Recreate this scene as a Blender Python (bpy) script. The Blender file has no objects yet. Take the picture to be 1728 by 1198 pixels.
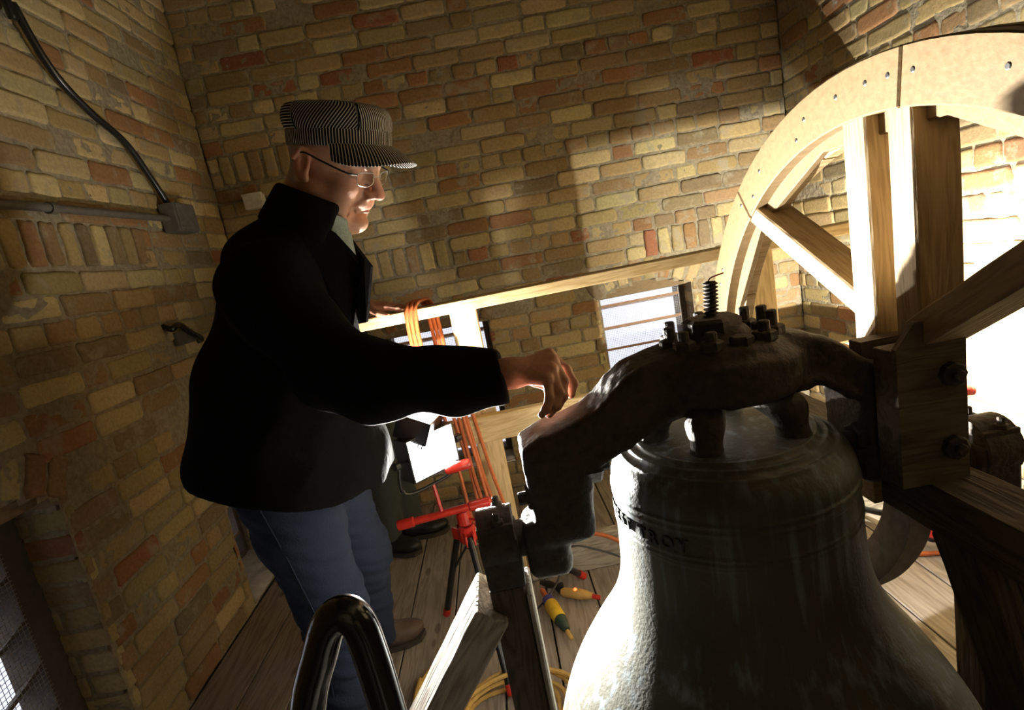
import bpy, bmesh, math, random
import numpy as np
from mathutils import Vector, Matrix, noise
random.seed(7); RNG = np.random.RandomState(7)
C = bpy.context.scene.collection
S = bpy.context.scene
R = math.radians

# ------------------------------------------------------------------ camera, sky, exposure
FPX = 927.0                                   # focal length in pixels of the 1728 px wide frame
def unit(v):
    v = np.array(v, float); return v / np.linalg.norm(v)
AY = unit([-44, -169, FPX]); AD = unit([924, 4844, FPX]); AX = unit(np.cross(AD, AY))
CAM = Vector((0, 0, 1.2))
right = Vector((AX[0], AY[0], -AD[0])); down = Vector((AX[1], AY[1], -AD[1])); fwd = Vector((AX[2], AY[2], -AD[2]))
cam_data = bpy.data.cameras.new('camera'); cam = bpy.data.objects.new('camera', cam_data); C.objects.link(cam)
M = Matrix.Identity(4)
for i in range(3):
    M[i][0] = right[i]; M[i][1] = -down[i]; M[i][2] = -fwd[i]; M[i][3] = CAM[i]
cam.matrix_world = M
cam_data.sensor_width = 36; cam_data.lens = FPX / 1728 * 36; cam_data.clip_start = 0.02
S.camera = cam
def seen_size(P):                              # how large a point's surroundings show, 0 when out of the frame
    d = Vector(P) - CAM; z = d.dot(fwd)
    if z < 0.1: return 0.0
    x = 864 + FPX * d.dot(right) / z; y = 599 + FPX * d.dot(down) / z
    if x < -20 or x > 1748 or y < -20 or y > 1218: return 0.0
    return 1.0 / z ** 2

world = bpy.data.worlds.new('sky'); S.world = world; world.use_nodes = True
bg = world.node_tree.nodes['Background']; bg.inputs[0].default_value = (0.86, 0.88, 1.0, 1); bg.inputs[1].default_value = 1.15
S.view_settings.view_transform = 'Standard'; S.view_settings.look = 'None'
S.view_settings.exposure = 0.0; S.view_settings.gamma = 1.0; S.view_settings.use_curve_mapping = False
S.cycles.use_denoising = True; S.cycles.max_bounces = 8

LAMP_A = Vector((-0.275, 1.58, 0.66)); NORM_A = Vector((0.62, -0.70, 0.02)).normalized()
LAMP_C = Vector((-0.285, 1.60, 0.765)); NORM_C = Vector((0.42, -0.10, 0.90)).normalized()
LAMP_B = Vector((1.19, 1.50, 0.70)); NORM_B = Vector((0.70, 0.70, 0.05)).normalized()
WATT_A, WATT_B, WATT_C = 86.0, 50.0, 13.5

# ------------------------------------------------------------------ helpers
def empty(name, loc, label, cat, group=None):
    o = bpy.data.objects.new(name, None); C.objects.link(o); o.location = loc; o.empty_display_size = 0.05
    o['label'] = label; o['category'] = cat
    if group: o['group'] = group
    return o
def tag(o, label, cat, group=None, kind=None):
    o['label'] = label
    if cat: o['category'] = cat
    if group: o['group'] = group
    if kind: o['kind'] = kind
    return o
def wloc(o):
    v = Vector(o.location)
    while o.parent: o = o.parent; v = v + Vector(o.location)
    return v
def attach(o, parent):
    o.parent = parent                           # every object here has a translation only, so offsets just add up
    o.location = Vector(o.location) - wloc(parent)
def mesh_obj(name, verts, faces, mat, parent=None, smooth=False, cols=None, origin=None, label=None):
    me = bpy.data.meshes.new(name)
    verts = np.asarray(verts, dtype=np.float32).reshape(-1, 3)
    if origin is None:
        origin = (verts.min(0) + verts.max(0)) / 2 if len(verts) else np.zeros(3)
    origin = np.array(origin, dtype=np.float32)
    vv = verts - origin
    if isinstance(faces, np.ndarray):
        nf = len(faces); k = faces.shape[1]
        me.vertices.add(len(vv)); me.vertices.foreach_set('co', vv.ravel())
        me.loops.add(nf * k); me.loops.foreach_set('vertex_index', faces.astype(np.int32).ravel())
        me.polygons.add(nf); me.polygons.foreach_set('loop_start', np.arange(0, nf * k, k, dtype=np.int32))
        me.polygons.foreach_set('loop_total', np.full(nf, k, dtype=np.int32)); me.update(calc_edges=True)
    else:
        me.from_pydata([tuple(v) for v in vv.tolist()], [], faces); me.update()
    if smooth: me.polygons.foreach_set('use_smooth', np.ones(len(me.polygons), dtype=bool))
    if cols is not None:
        a = me.color_attributes.new('Col', 'FLOAT_COLOR', 'POINT')
        cc = np.ones((len(vv), 4), dtype=np.float32); cc[:, :3] = cols; a.data.foreach_set('color', cc.ravel())
    if isinstance(mat, (list, tuple)):
        for m in mat: me.materials.append(m)
    elif mat: me.materials.append(mat)
    o = bpy.data.objects.new(name, me); C.objects.link(o); o.location = Vector(origin.tolist())
    if parent: attach(o, parent)
    if label: o['label'] = label
    return o
class MB:                                       # collects shapes that are ONE solid
    def __init__(s): s.v = []; s.f = []
    def add(s, v, f):
        n = len(s.v); s.v += [tuple(p) for p in v]; s.f += [tuple(i + n for i in q) for q in f]; return s
    def box(s, lo, hi, bev=0.0, Mx=None):
        bm = bmesh.new(); bmesh.ops.create_cube(bm, size=1)
        lo = Vector(lo); hi = Vector(hi); c = (lo + hi) / 2; d = hi - lo
        for v in bm.verts: v.co = Vector((v.co.x * d.x, v.co.y * d.y, v.co.z * d.z)) + c
        if bev > 0: bmesh.ops.bevel(bm, geom=list(bm.edges), offset=bev, segments=2, affect='EDGES', profile=0.6)
        if Mx is not None: bm.transform(Mx)
        bm.verts.ensure_lookup_table()
        s.add([v.co[:] for v in bm.verts], [[v.index for v in f.verts] for f in bm.faces]); bm.free(); return s
    def tube(s, pts, rad, seg=10, caps=True):
        pts = [Vector(p) for p in pts]; n = len(pts)
        if not isinstance(rad, (list, tuple)): rad = [rad] * n
        T = []
        for i in range(n):
            t = (pts[min(i + 1, n - 1)] - pts[max(i - 1, 0)])
            T.append(t.normalized() if t.length > 1e-9 else Vector((0, 0, 1)))
        a = T[0].orthogonal().normalized(); V = []; F = []
        for i in range(n):
            a = (a - T[i] * a.dot(T[i])).normalized(); b = T[i].cross(a)
            for k in range(seg):
                w = 2 * math.pi * k / seg
                V.append(pts[i] + (a * math.cos(w) + b * math.sin(w)) * rad[i])
        for i in range(n - 1):
            for k in range(seg):
                k2 = (k + 1) % seg; F.append((i * seg + k, i * seg + k2, (i + 1) * seg + k2, (i + 1) * seg + k))
        if caps: F.append(tuple(range(seg - 1, -1, -1))); F.append(tuple(range((n - 1) * seg, n * seg)))
        return s.add(V, F)
    def lathe(s, prof, seg=32, Mx=None, caps=True):
        V = []; F = []; n = len(prof)
        for r, z in prof:
            for k in range(seg):
                w = 2 * math.pi * k / seg; p = Vector((r * math.cos(w), r * math.sin(w), z))
                V.append(Mx @ p if Mx is not None else p)
        for i in range(n - 1):
            for k in range(seg):
                k2 = (k + 1) % seg; F.append((i * seg + k, i * seg + k2, (i + 1) * seg + k2, (i + 1) * seg + k))
        if caps: F.append(tuple(range(seg - 1, -1, -1))); F.append(tuple(range((n - 1) * seg, n * seg)))
        return s.add(V, F)
    def prism(s, poly, a, b, axis=0):           # polygon in the two other axes, extruded from a to b along axis
        n = len(poly); V = []
        for t in (a, b):
            for p in poly:
                q = [0, 0, 0]; o = [i for i in range(3) if i != axis]; q[axis] = t; q[o[0]] = p[0]; q[o[1]] = p[1]; V.append(q)
        F = [tuple(range(n)), tuple(range(2 * n - 1, n - 1, -1))]
        for i in range(n): F.append((i, i + n, (i + 1) % n + n, (i + 1) % n))
        return s.add(V, F)
    def obj(s, name, mat, parent=None, smooth=False, label=None, origin=None):
        o = mesh_obj(name, s.v, s.f, mat, parent, smooth, label=label, origin=origin)
        bm = bmesh.new(); bm.from_mesh(o.data); bmesh.ops.recalc_face_normals(bm, faces=bm.faces); bm.to_mesh(o.data); bm.free()
        if smooth: smooth_by_angle(o.data)
        return o
def smooth_by_angle(me, ang=38):
    bm = bmesh.new(); bm.from_mesh(me)
    for e in bm.edges:
        if len(e.link_faces) == 2 and e.calc_face_angle(0) > R(ang): e.smooth = False
    bm.to_mesh(me); bm.free()
def axis_matrix(p, d, up=(0, 0, 1)):            # local x along d
    d = Vector(d).normalized(); up = Vector(up)
    if abs(d.dot(up)) > 0.98: up = Vector((0, 1, 0))
    y = up.cross(d).normalized(); z = d.cross(y)
    m = Matrix.Identity(4)
    for i in range(3): m[i][0] = d[i]; m[i][1] = y[i]; m[i][2] = z[i]; m[i][3] = p[i]
    return m
def beam(name, p0, p1, w, h, mat, parent=None, up=(0, 0, 1), bev=0.003, label=None, rough=0.0):
    """a timber from p0 to p1, w across and h along up; its mesh is local so the grain follows its length"""
    p0 = Vector(p0); p1 = Vector(p1); L = (p1 - p0).length; m = axis_matrix(p0, p1 - p0, up)
    bm = bmesh.new(); bmesh.ops.create_cube(bm, size=1)
    for v in bm.verts: v.co = Vector(((v.co.x + .5) * L, v.co.y * w, v.co.z * h))
    bmesh.ops.bevel(bm, geom=list(bm.edges), offset=bev, segments=1, affect='EDGES')
    if rough > 0:
        n = max(2, int(L / 0.05))
        for i in range(1, n):
            x = L * i / n
            bmesh.ops.bisect_plane(bm, geom=bm.verts[:] + bm.edges[:] + bm.faces[:], plane_co=(x, 0, 0), plane_no=(1, 0, 0))
        for v in bm.verts:
            q = noise.noise_vector((v.co.x * 14 + p0.x * 9, v.co.y * 40, v.co.z * 40 + p0.y * 5)); v.co.y += q.y * rough; v.co.z += q.z * rough
    me = bpy.data.meshes.new(name); bm.to_mesh(me); bm.free(); me.materials.append(mat)
    # rotate with a real rotation on the object (keeps grain), parents here are translations only
    o = bpy.data.objects.new(name, me); C.objects.link(o)
    o.rotation_euler = m.to_euler(); o.location = p0
    if parent: attach(o, parent)
    if label: o['label'] = label
    return o
def bez(pts, n=12):                             # Catmull-Rom through the points
    P = [Vector(p) for p in pts]; P = [P[0] * 2 - P[1]] + P + [P[-1] * 2 - P[-2]]; out = []
    for i in range(1, len(P) - 2):
        for k in range(n):
            t = k / n; a, b, c, d = P[i - 1], P[i], P[i + 1], P[i + 2]
            out.append(0.5 * ((2 * b) + (c - a) * t + (2 * a - 5 * b + 4 * c - d) * t * t + (3 * b - a - 3 * c + d) * t ** 3))
    out.append(P[-2]); return out

# ------------------------------------------------------------------ distance fields -> one continuous skin
def d_cap(P, a, b, ra, rb):
    a = np.array(a, np.float32); b = np.array(b, np.float32); ab = b - a
    t = np.clip(((P - a) @ ab) / max(float(ab @ ab), 1e-9), 0, 1)
    return np.linalg.norm(P - a - t[:, None] * ab, axis=1) - (ra + (rb - ra) * t)
def d_ell(P, c, r, rot=None):
    Q = P - np.array(c, np.float32)
    if rot is not None: Q = Q @ np.array(rot, np.float32)
    r = np.array(r, np.float32); k0 = np.linalg.norm(Q / r, axis=1); k1 = np.linalg.norm(Q / (r * r), axis=1)
    return k0 * (k0 - 1) / np.maximum(k1, 1e-6)
def d_box(P, c, h, rd=0.0, rot=None):
    Q = P - np.array(c, np.float32)
    if rot is not None: Q = Q @ np.array(rot, np.float32)
    q = np.abs(Q) - (np.array(h, np.float32) - rd)
    return np.linalg.norm(np.maximum(q, 0), axis=1) + np.minimum(q.max(axis=1), 0) - rd
def smin(a, b, k):
    h = np.clip(0.5 + 0.5 * (b - a) / k, 0, 1); return b * (1 - h) + a * h - k * h * (1 - h)
def smax(a, b, k): return -smin(-a, -b, k)
def d_chain(P, pts, rad, k):
    d = None
    for i in range(len(pts) - 1):
        e = d_cap(P, pts[i], pts[i + 1], rad[i], rad[i + 1]); d = e if d is None else smin(d, e, k)
    return d
def surfnet(fn, lo, hi, h):
    lo = np.array(lo, np.float32); hi = np.array(hi, np.float32); n = np.ceil((hi - lo) / h).astype(int) + 1
    ax = [lo[i] + h * np.arange(n[i], dtype=np.float32) for i in range(3)]
    V = np.empty(n, np.float32); YY, ZZ = np.meshgrid(ax[1], ax[2], indexing='ij'); yz = np.stack([YY.ravel(), ZZ.ravel()], 1)
    step = max(1, 200000 // len(yz))
    for i in range(0, n[0], step):
        xs = ax[0][i:i + step]; P = np.empty((len(xs), len(yz), 3), np.float32)
        P[:, :, 0] = xs[:, None]; P[:, :, 1:] = yz[None]
        V[i:i + step] = fn(P.reshape(-1, 3)).reshape(len(xs), n[1], n[2])
    s = V < 0; cnt = np.zeros(n - 1, np.int8)
    co = [(i, j, k) for i in (0, 1) for j in (0, 1) for k in (0, 1)]
    for c in co: cnt += s[c[0]:n[0] - 1 + c[0], c[1]:n[1] - 1 + c[1], c[2]:n[2] - 1 + c[2]]
    m = (cnt > 0) & (cnt < 8); I = np.argwhere(m); idx = -np.ones(n - 1, np.int64); idx[m] = np.arange(len(I))
    acc = np.zeros((len(I), 3), np.float32); num = np.zeros(len(I), np.float32)
    for a in co:
        for d in range(3):
            if a[d] == 0:
                b = list(a); b[d] = 1
                va = V[I[:, 0] + a[0], I[:, 1] + a[1], I[:, 2] + a[2]]; vb = V[I[:, 0] + b[0], I[:, 1] + b[1], I[:, 2] + b[2]]
                x = (va < 0) != (vb < 0); t = np.where(x, va / np.where(x, va - vb, 1), 0)
                p = np.tile(np.array(a, np.float32), (len(I), 1)); p[:, d] += t; acc[x] += p[x]; num[x] += 1
    verts = lo + h * (I + acc / num[:, None]); faces = []
    for d in range(3):
        e, g = [(1, 2), (2, 0), (0, 1)][d]
        sl = [slice(None)] * 3; sl[d] = slice(0, -1); s0 = s[tuple(sl)]; sl[d] = slice(1, None); s1 = s[tuple(sl)]
        Q = np.argwhere(s0 != s1); ok = (Q[:, e] > 0) & (Q[:, g] > 0) & (Q[:, e] < n[e] - 1) & (Q[:, g] < n[g] - 1); Q = Q[ok]
        if not len(Q): continue
        E = np.zeros(3, int); E[e] = 1; G = np.zeros(3, int); G[g] = 1
        q = [idx[tuple((Q - o).T)] for o in (0 * E, E, E + G, G)]
        F = np.stack(q, 1); flip = ~s0[tuple(Q.T)]; F[flip] = F[flip][:, ::-1]; faces.append(F)
    return verts, np.concatenate(faces)
def skin(name, fn, lo, hi, h, mat, parent=None, label=None, colfn=None, origin=None):
    v, f = surfnet(fn, lo, hi, h)
    return mesh_obj(name, v, f, mat, parent, True, cols=colfn(v) if colfn else None, label=label, origin=origin)

# ------------------------------------------------------------------ materials
def new_mat(name):
    m = bpy.data.materials.new(name); m.use_nodes = True; nt = m.node_tree; return m, nt, nt.nodes['Principled BSDF']
def N(nt, t, **k):
    n = nt.nodes.new(t)
    for a, b in k.items(): setattr(n, a, b)
    return n
def plain(name, col, rough=0.6, metal=0.0, bump=0.0, scale=40.0, var=0.12, spec=None, col2=None, coat=0.0, stretch=(1, 1, 1), sheen=0.0, detail=5):
    m, nt, b = new_mat(name)
    tc = N(nt, 'ShaderNodeTexCoord'); mp = N(nt, 'ShaderNodeMapping'); mp.inputs['Scale'].default_value = stretch
    nt.links.new(tc.outputs['Object'], mp.inputs[0])
    no = N(nt, 'ShaderNodeTexNoise'); no.inputs['Scale'].default_value = scale; no.inputs['Detail'].default_value = detail
    nt.links.new(mp.outputs[0], no.inputs['Vector'])
    mx = N(nt, 'ShaderNodeMix', data_type='RGBA'); c2 = col2 or tuple(c * (1 - 2.5 * var) for c in col)
    rmp = N(nt, 'ShaderNodeMapRange'); rmp.inputs[1].default_value = 0.3; rmp.inputs[2].default_value = 0.7
    nt.links.new(no.outputs[0], rmp.inputs[0]); nt.links.new(rmp.outputs[0], mx.inputs[0])
    mx.inputs[6].default_value = (*c2, 1); mx.inputs[7].default_value = (*col, 1)
    nt.links.new(mx.outputs[2], b.inputs['Base Color'])
    b.inputs['Roughness'].default_value = rough; b.inputs['Metallic'].default_value = metal
    if spec is not None: b.inputs['Specular IOR Level'].default_value = spec
    if coat: b.inputs['Coat Weight'].default_value = coat; b.inputs['Coat Roughness'].default_value = 0.15
    if sheen: b.inputs['Sheen Weight'].default_value = sheen
    if bump:
        bp = N(nt, 'ShaderNodeBump'); bp.inputs['Strength'].default_value = 1.0; bp.inputs['Distance'].default_value = bump
        nt.links.new(no.outputs[0], bp.inputs['Height']); nt.links.new(bp.outputs[0], b.inputs['Normal'])
    return m
def wood(name, col, dark, rough=0.75, bump=0.0015, fine=1.0, knots=True, ring=0.16):
    m, nt, b = new_mat(name)
    tc = N(nt, 'ShaderNodeTexCoord'); mp = N(nt, 'ShaderNodeMapping'); mp.inputs['Scale'].default_value = (1.6 * fine, 14 * fine, 14 * fine)
    nt.links.new(tc.outputs['Object'], mp.inputs[0])
    oi = N(nt, 'ShaderNodeObjectInfo'); ad = N(nt, 'ShaderNodeVectorMath', operation='ADD')
    nt.links.new(mp.outputs[0], ad.inputs[0]); sc = N(nt, 'ShaderNodeMath', operation='MULTIPLY'); sc.inputs[1].default_value = 37.0
    nt.links.new(oi.outputs['Random'], sc.inputs[0]); nt.links.new(sc.outputs[0], ad.inputs[1])
    n1 = N(nt, 'ShaderNodeTexNoise'); n1.inputs['Scale'].default_value = 1.3; n1.inputs['Detail'].default_value = 2; n1.inputs['Distortion'].default_value = 0.6
    nt.links.new(ad.outputs[0], n1.inputs['Vector'])
    wv = N(nt, 'ShaderNodeMath', operation='MULTIPLY'); wv.inputs[1].default_value = 55.0; nt.links.new(n1.outputs[0], wv.inputs[0])
    sn = N(nt, 'ShaderNodeMath', operation='SINE'); nt.links.new(wv.outputs[0], sn.inputs[0])
    n2 = N(nt, 'ShaderNodeTexNoise'); n2.inputs['Scale'].default_value = 9; n2.inputs['Detail'].default_value = 6
    nt.links.new(ad.outputs[0], n2.inputs['Vector'])
    a1 = N(nt, 'ShaderNodeMath', operation='MULTIPLY_ADD'); a1.inputs[1].default_value = ring; nt.links.new(sn.outputs[0], a1.inputs[0]); nt.links.new(n2.outputs[0], a1.inputs[2])
    cr = N(nt, 'ShaderNodeValToRGB'); cr.color_ramp.elements[0].position = 0.22; cr.color_ramp.elements[0].color = (*dark, 1)
    cr.color_ramp.elements[1].position = 0.62; cr.color_ramp.elements[1].color = (*col, 1)
    nt.links.new(a1.outputs[0], cr.inputs[0]); out = cr.outputs[0]
    if knots:
        mp2 = N(nt, 'ShaderNodeMapping'); mp2.inputs['Scale'].default_value = (5, 13, 13); nt.links.new(tc.outputs['Object'], mp2.inputs[0])
        ad2 = N(nt, 'ShaderNodeVectorMath', operation='ADD'); nt.links.new(mp2.outputs[0], ad2.inputs[0]); nt.links.new(sc.outputs[0], ad2.inputs[1])
        vo = N(nt, 'ShaderNodeTexVoronoi'); vo.inputs['Scale'].default_value = 0.9; nt.links.new(ad2.outputs[0], vo.inputs['Vector'])
        k = N(nt, 'ShaderNodeMapRange'); k.inputs[1].default_value = 0.10; k.inputs[2].default_value = 0.16; k.inputs[3].default_value = 0.75; k.inputs[4].default_value = 0.0
        nt.links.new(vo.outputs['Distance'], k.inputs[0])
        mx = N(nt, 'ShaderNodeMix', data_type='RGBA'); nt.links.new(k.outputs[0], mx.inputs[0]); nt.links.new(out, mx.inputs[6])
        mx.inputs[7].default_value = (dark[0] * .5, dark[1] * .4, dark[2] * .35, 1); out = mx.outputs[2]
    nt.links.new(out, b.inputs['Base Color']); b.inputs['Roughness'].default_value = rough
    bp = N(nt, 'ShaderNodeBump'); bp.inputs['Distance'].default_value = bump; bp.inputs['Strength'].default_value = 1
    nt.links.new(a1.outputs[0], bp.inputs['Height']); nt.links.new(bp.outputs[0], b.inputs['Normal'])
    return m
def vcol(name, rough=0.85, bump=0.002, scale=90, var=0.3, smear=None, sss=0.0):
    m, nt, b = new_mat(name)
    at_ = N(nt, 'ShaderNodeVertexColor'); at_.layer_name = 'Col'
    geo = N(nt, 'ShaderNodeNewGeometry')
    no = N(nt, 'ShaderNodeTexNoise'); no.inputs['Scale'].default_value = scale; no.inputs['Detail'].default_value = 6; no.inputs['Roughness'].default_value = 0.65
    nt.links.new(geo.outputs['Position'], no.inputs['Vector'])
    rp = N(nt, 'ShaderNodeMapRange'); rp.inputs[1].default_value = 0.25; rp.inputs[2].default_value = 0.75; rp.inputs[3].default_value = 1 - var; rp.inputs[4].default_value = 1 + var * .6
    nt.links.new(no.outputs[0], rp.inputs[0])
    mu = N(nt, 'ShaderNodeVectorMath', operation='SCALE'); nt.links.new(at_.outputs[0], mu.inputs[0]); nt.links.new(rp.outputs[0], mu.inputs['Scale'])
    out = mu.outputs[0]
    if smear:
        n2 = N(nt, 'ShaderNodeTexNoise'); n2.inputs['Scale'].default_value = 11; n2.inputs['Detail'].default_value = 7; n2.inputs['Roughness'].default_value = 0.62
        nt.links.new(geo.outputs['Position'], n2.inputs['Vector'])
        k = N(nt, 'ShaderNodeMapRange'); k.inputs[1].default_value = 0.56; k.inputs[2].default_value = 0.66; k.inputs[4].default_value = 0.75; nt.links.new(n2.outputs[0], k.inputs[0])
        mx = N(nt, 'ShaderNodeMix', data_type='RGBA'); nt.links.new(k.outputs[0], mx.inputs[0]); nt.links.new(out, mx.inputs[6]); mx.inputs[7].default_value = (*smear, 1)
        out = mx.outputs[2]
    nt.links.new(out, b.inputs['Base Color']); b.inputs['Roughness'].default_value = rough
    if sss:
        b.inputs['Subsurface Weight'].default_value = sss; b.inputs['Subsurface Radius'].default_value = (1, .35, .2); b.inputs['Subsurface Scale'].default_value = 0.006
    bp = N(nt, 'ShaderNodeBump'); bp.inputs['Distance'].default_value = bump; bp.inputs['Strength'].default_value = 1
    nt.links.new(no.outputs[0], bp.inputs['Height']); nt.links.new(bp.outputs[0], b.inputs['Normal'])
    return m
MORTAR = (0.34, 0.295, 0.205)
m_brick = vcol('brick', smear=(0.34, 0.30, 0.215))
m_mortar = plain('mortar', MORTAR, 0.95, bump=0.006, scale=60, col2=(0.21, 0.175, 0.12))
m_pine = wood('new_pine', (0.66, 0.50, 0.26), (0.50, 0.34, 0.15), 0.65, 0.0008)
m_oak = wood('wheel_wood', (0.36, 0.255, 0.13), (0.25, 0.165, 0.075), 0.7, 0.0012, 1.2, knots=False)
m_old = wood('old_timber', (0.115, 0.085, 0.06), (0.055, 0.04, 0.028), 0.85, 0.003)
m_worn_block = wood('worn_block', (0.17, 0.135, 0.10), (0.10, 0.08, 0.058), 0.85, 0.002)
m_grey_timber = wood('weathered_timber', (0.42, 0.38, 0.31), (0.24, 0.21, 0.17), 0.9, 0.003)
m_floor = wood('floor_wood', (0.33, 0.285, 0.24), (0.20, 0.165, 0.135), 0.7, 0.0012, 0.7)
m_iron = plain('rusty_iron', (0.085, 0.068, 0.055), 0.72, 0.25, bump=0.004, scale=70, col2=(0.045, 0.038, 0.033))
m_blackmetal = plain('black_metal', (0.018, 0.018, 0.02), 0.3, 0.3, coat=0.3)
m_gloss = plain('gloss_black_paint', (0.012, 0.012, 0.013), 0.16, 0.0, coat=0.6, bump=0.0006, scale=25)
m_red = plain('red_plastic', (0.58, 0.03, 0.018), 0.3, coat=0.3)
m_orange = plain('orange_cord', (0.62, 0.16, 0.045), 0.5)
m_yellow = plain('yellow_cord', (0.62, 0.38, 0.10), 0.55)
m_yplug = plain('yellow_rubber', (0.78, 0.50, 0.03), 0.5)
m_blue = plain('blue_rubber', (0.05, 0.05, 0.25), 0.5)
m_dkgreen = plain('dark_green_rubber', (0.03, 0.06, 0.04), 0.5)
m_greymetal = plain('painted_conduit', (0.17, 0.16, 0.14), 0.55, 0.3)
m_steel = plain('steel', (0.6, 0.6, 0.6), 0.3, 1.0)
m_white = plain('white_paint', (0.8, 0.79, 0.74), 0.5)
m_coat = plain('black_wool', (0.0060, 0.0060, 0.0068), 0.95, bump=0.006, scale=24, spec=0.08, detail=9)
m_jeans = plain('denim', (0.024, 0.034, 0.066), 0.9, bump=0.001, scale=300, spec=0.2)
m_trouser = plain('dark_trousers', (0.05, 0.06, 0.055), 0.9, bump=0.001, scale=200)
m_shirt = plain('grey_green_cotton', (0.27, 0.34, 0.32), 0.85, bump=0.0008, scale=200)
m_leather = plain('brown_leather', (0.10, 0.065, 0.045), 0.6, bump=0.001, scale=80)
m_bootblack = plain('black_leather', (0.012, 0.012, 0.013), 0.4, bump=0.001, scale=80)
m_skin = vcol('skin', 0.5, 0.0006, 220, 0.10, sss=0.15)
m_louver = plain('louver_wood', (0.42, 0.25, 0.15), 0.8, bump=0.001)
m_frame = plain('dark_frame_wood', (0.10, 0.075, 0.055), 0.85, bump=0.002)
m_lintel = plain('brown_board', (0.27, 0.19, 0.10), 0.85, bump=0.002, stretch=(1, 1, 8))
m_wire = plain('galvanised_wire', (0.38, 0.37, 0.38), 0.5, 0.6)
m_stone = plain('pale_stone', (0.62, 0.62, 0.64), 0.9, bump=0.012, scale=22)
m_roof = wood('ceiling_wood', (0.09, 0.065, 0.045), (0.05, 0.035, 0.025))
def glow(name, col, k):
    m, nt, b = new_mat(name); b.inputs['Base Color'].default_value = (*col, 1)
    b.inputs['Emission Color'].default_value = (*col, 1); b.inputs['Emission Strength'].default_value = k; return m
m_glow = glow('lit_glass', (1, 0.98, 0.94), 22)
m_neon = glow('plug_light', (1, 0.12, 0.03), 4)
# ------------------------------------------------------------------ lamps' light
def area(name, loc, nrm, sx, sy, watt, col, spread=180):
    l = bpy.data.lights.new(name, 'AREA'); l.shape = 'RECTANGLE'; l.size = sx; l.size_y = sy; l.energy = watt; l.color = col; l.spread = R(spread)
    o = bpy.data.objects.new(name, l); C.objects.link(o); o.location = loc
    o.rotation_euler = Vector(nrm).to_track_quat('-Z', 'Y').to_euler(); return o
area('work_light_beam', LAMP_A + NORM_A * 0.020, NORM_A, 0.05, 0.03, WATT_A, (1, 0.98, 0.92), 115)
area('work_light_beam', LAMP_C + NORM_C * 0.020, NORM_C, 0.03, 0.02, WATT_C, (1, 0.96, 0.86))
SRC_B = LAMP_B + NORM_B * 0.006
area('work_light_beam', SRC_B, NORM_B, 0.004, 0.004, WATT_B, (1, 0.95, 0.80))

# ------------------------------------------------------------------ brick walls
PAL = [((0.38, 0.285, 0.13), 36), ((0.48, 0.385, 0.195), 22), ((0.31, 0.21, 0.10), 20), ((0.31, 0.165, 0.07), 11), ((0.29, 0.125, 0.06), 3), ((0.24, 0.175, 0.095), 8)]
def brick_col(r):
    x = r.random() * 100
    for c, w in PAL:
        x -= w
        if x < 0: break
    k = 0.85 + 0.3 * r.random(); return [min(1, q * k * (0.95 + 0.1 * r.random())) for q in c]
OUT = [(-1, -.72), (-.9, -1), (-.3, -1), (.35, -1), (.92, -1), (1, -.7), (1, .1), (1, .75), (.9, 1), (.2, 1), (-.4, 1), (-.92, 1), (-1, .7), (-1, 0)]
def brick_mesh(r, w, h, depth, proud, worn=1.0):
    """a hand-made brick in (u, z, n): ragged outline, rounded arris, slightly hollow face"""
    n = len(OUT); V = []; j = 0.0028 * worn
    ring = [((a * w / 2) + r.uniform(-j, j), (b * h / 2) + r.uniform(-j, j)) for a, b in OUT]
    ins = 0.0045
    for lay, dn, sh in ((0, -depth, 0), (1, proud - 0.005, 0.0006), (2, proud, ins), (3, proud + .0004, .012)):
        for (a, b) in ring:
            V.append((a * (1 - min(.6, 2 * sh / w)), b * (1 - min(.5, 2 * sh / h)), dn + (r.uniform(-.0008, .0008) if lay >= 2 else 0)))
    V.append((r.uniform(-.01, .01), 0, proud + r.uniform(-.002, .0012)))
    F = []
    for L in (0, 1, 2):
        for i in range(n): F.append((L * n + i, L * n + (i + 1) % n, (L + 1) * n + (i + 1) % n, (L + 1) * n + i))
    for i in range(n): F.append((3 * n + i, 3 * n + (i + 1) % n, 4 * n))
    return V, F
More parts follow.
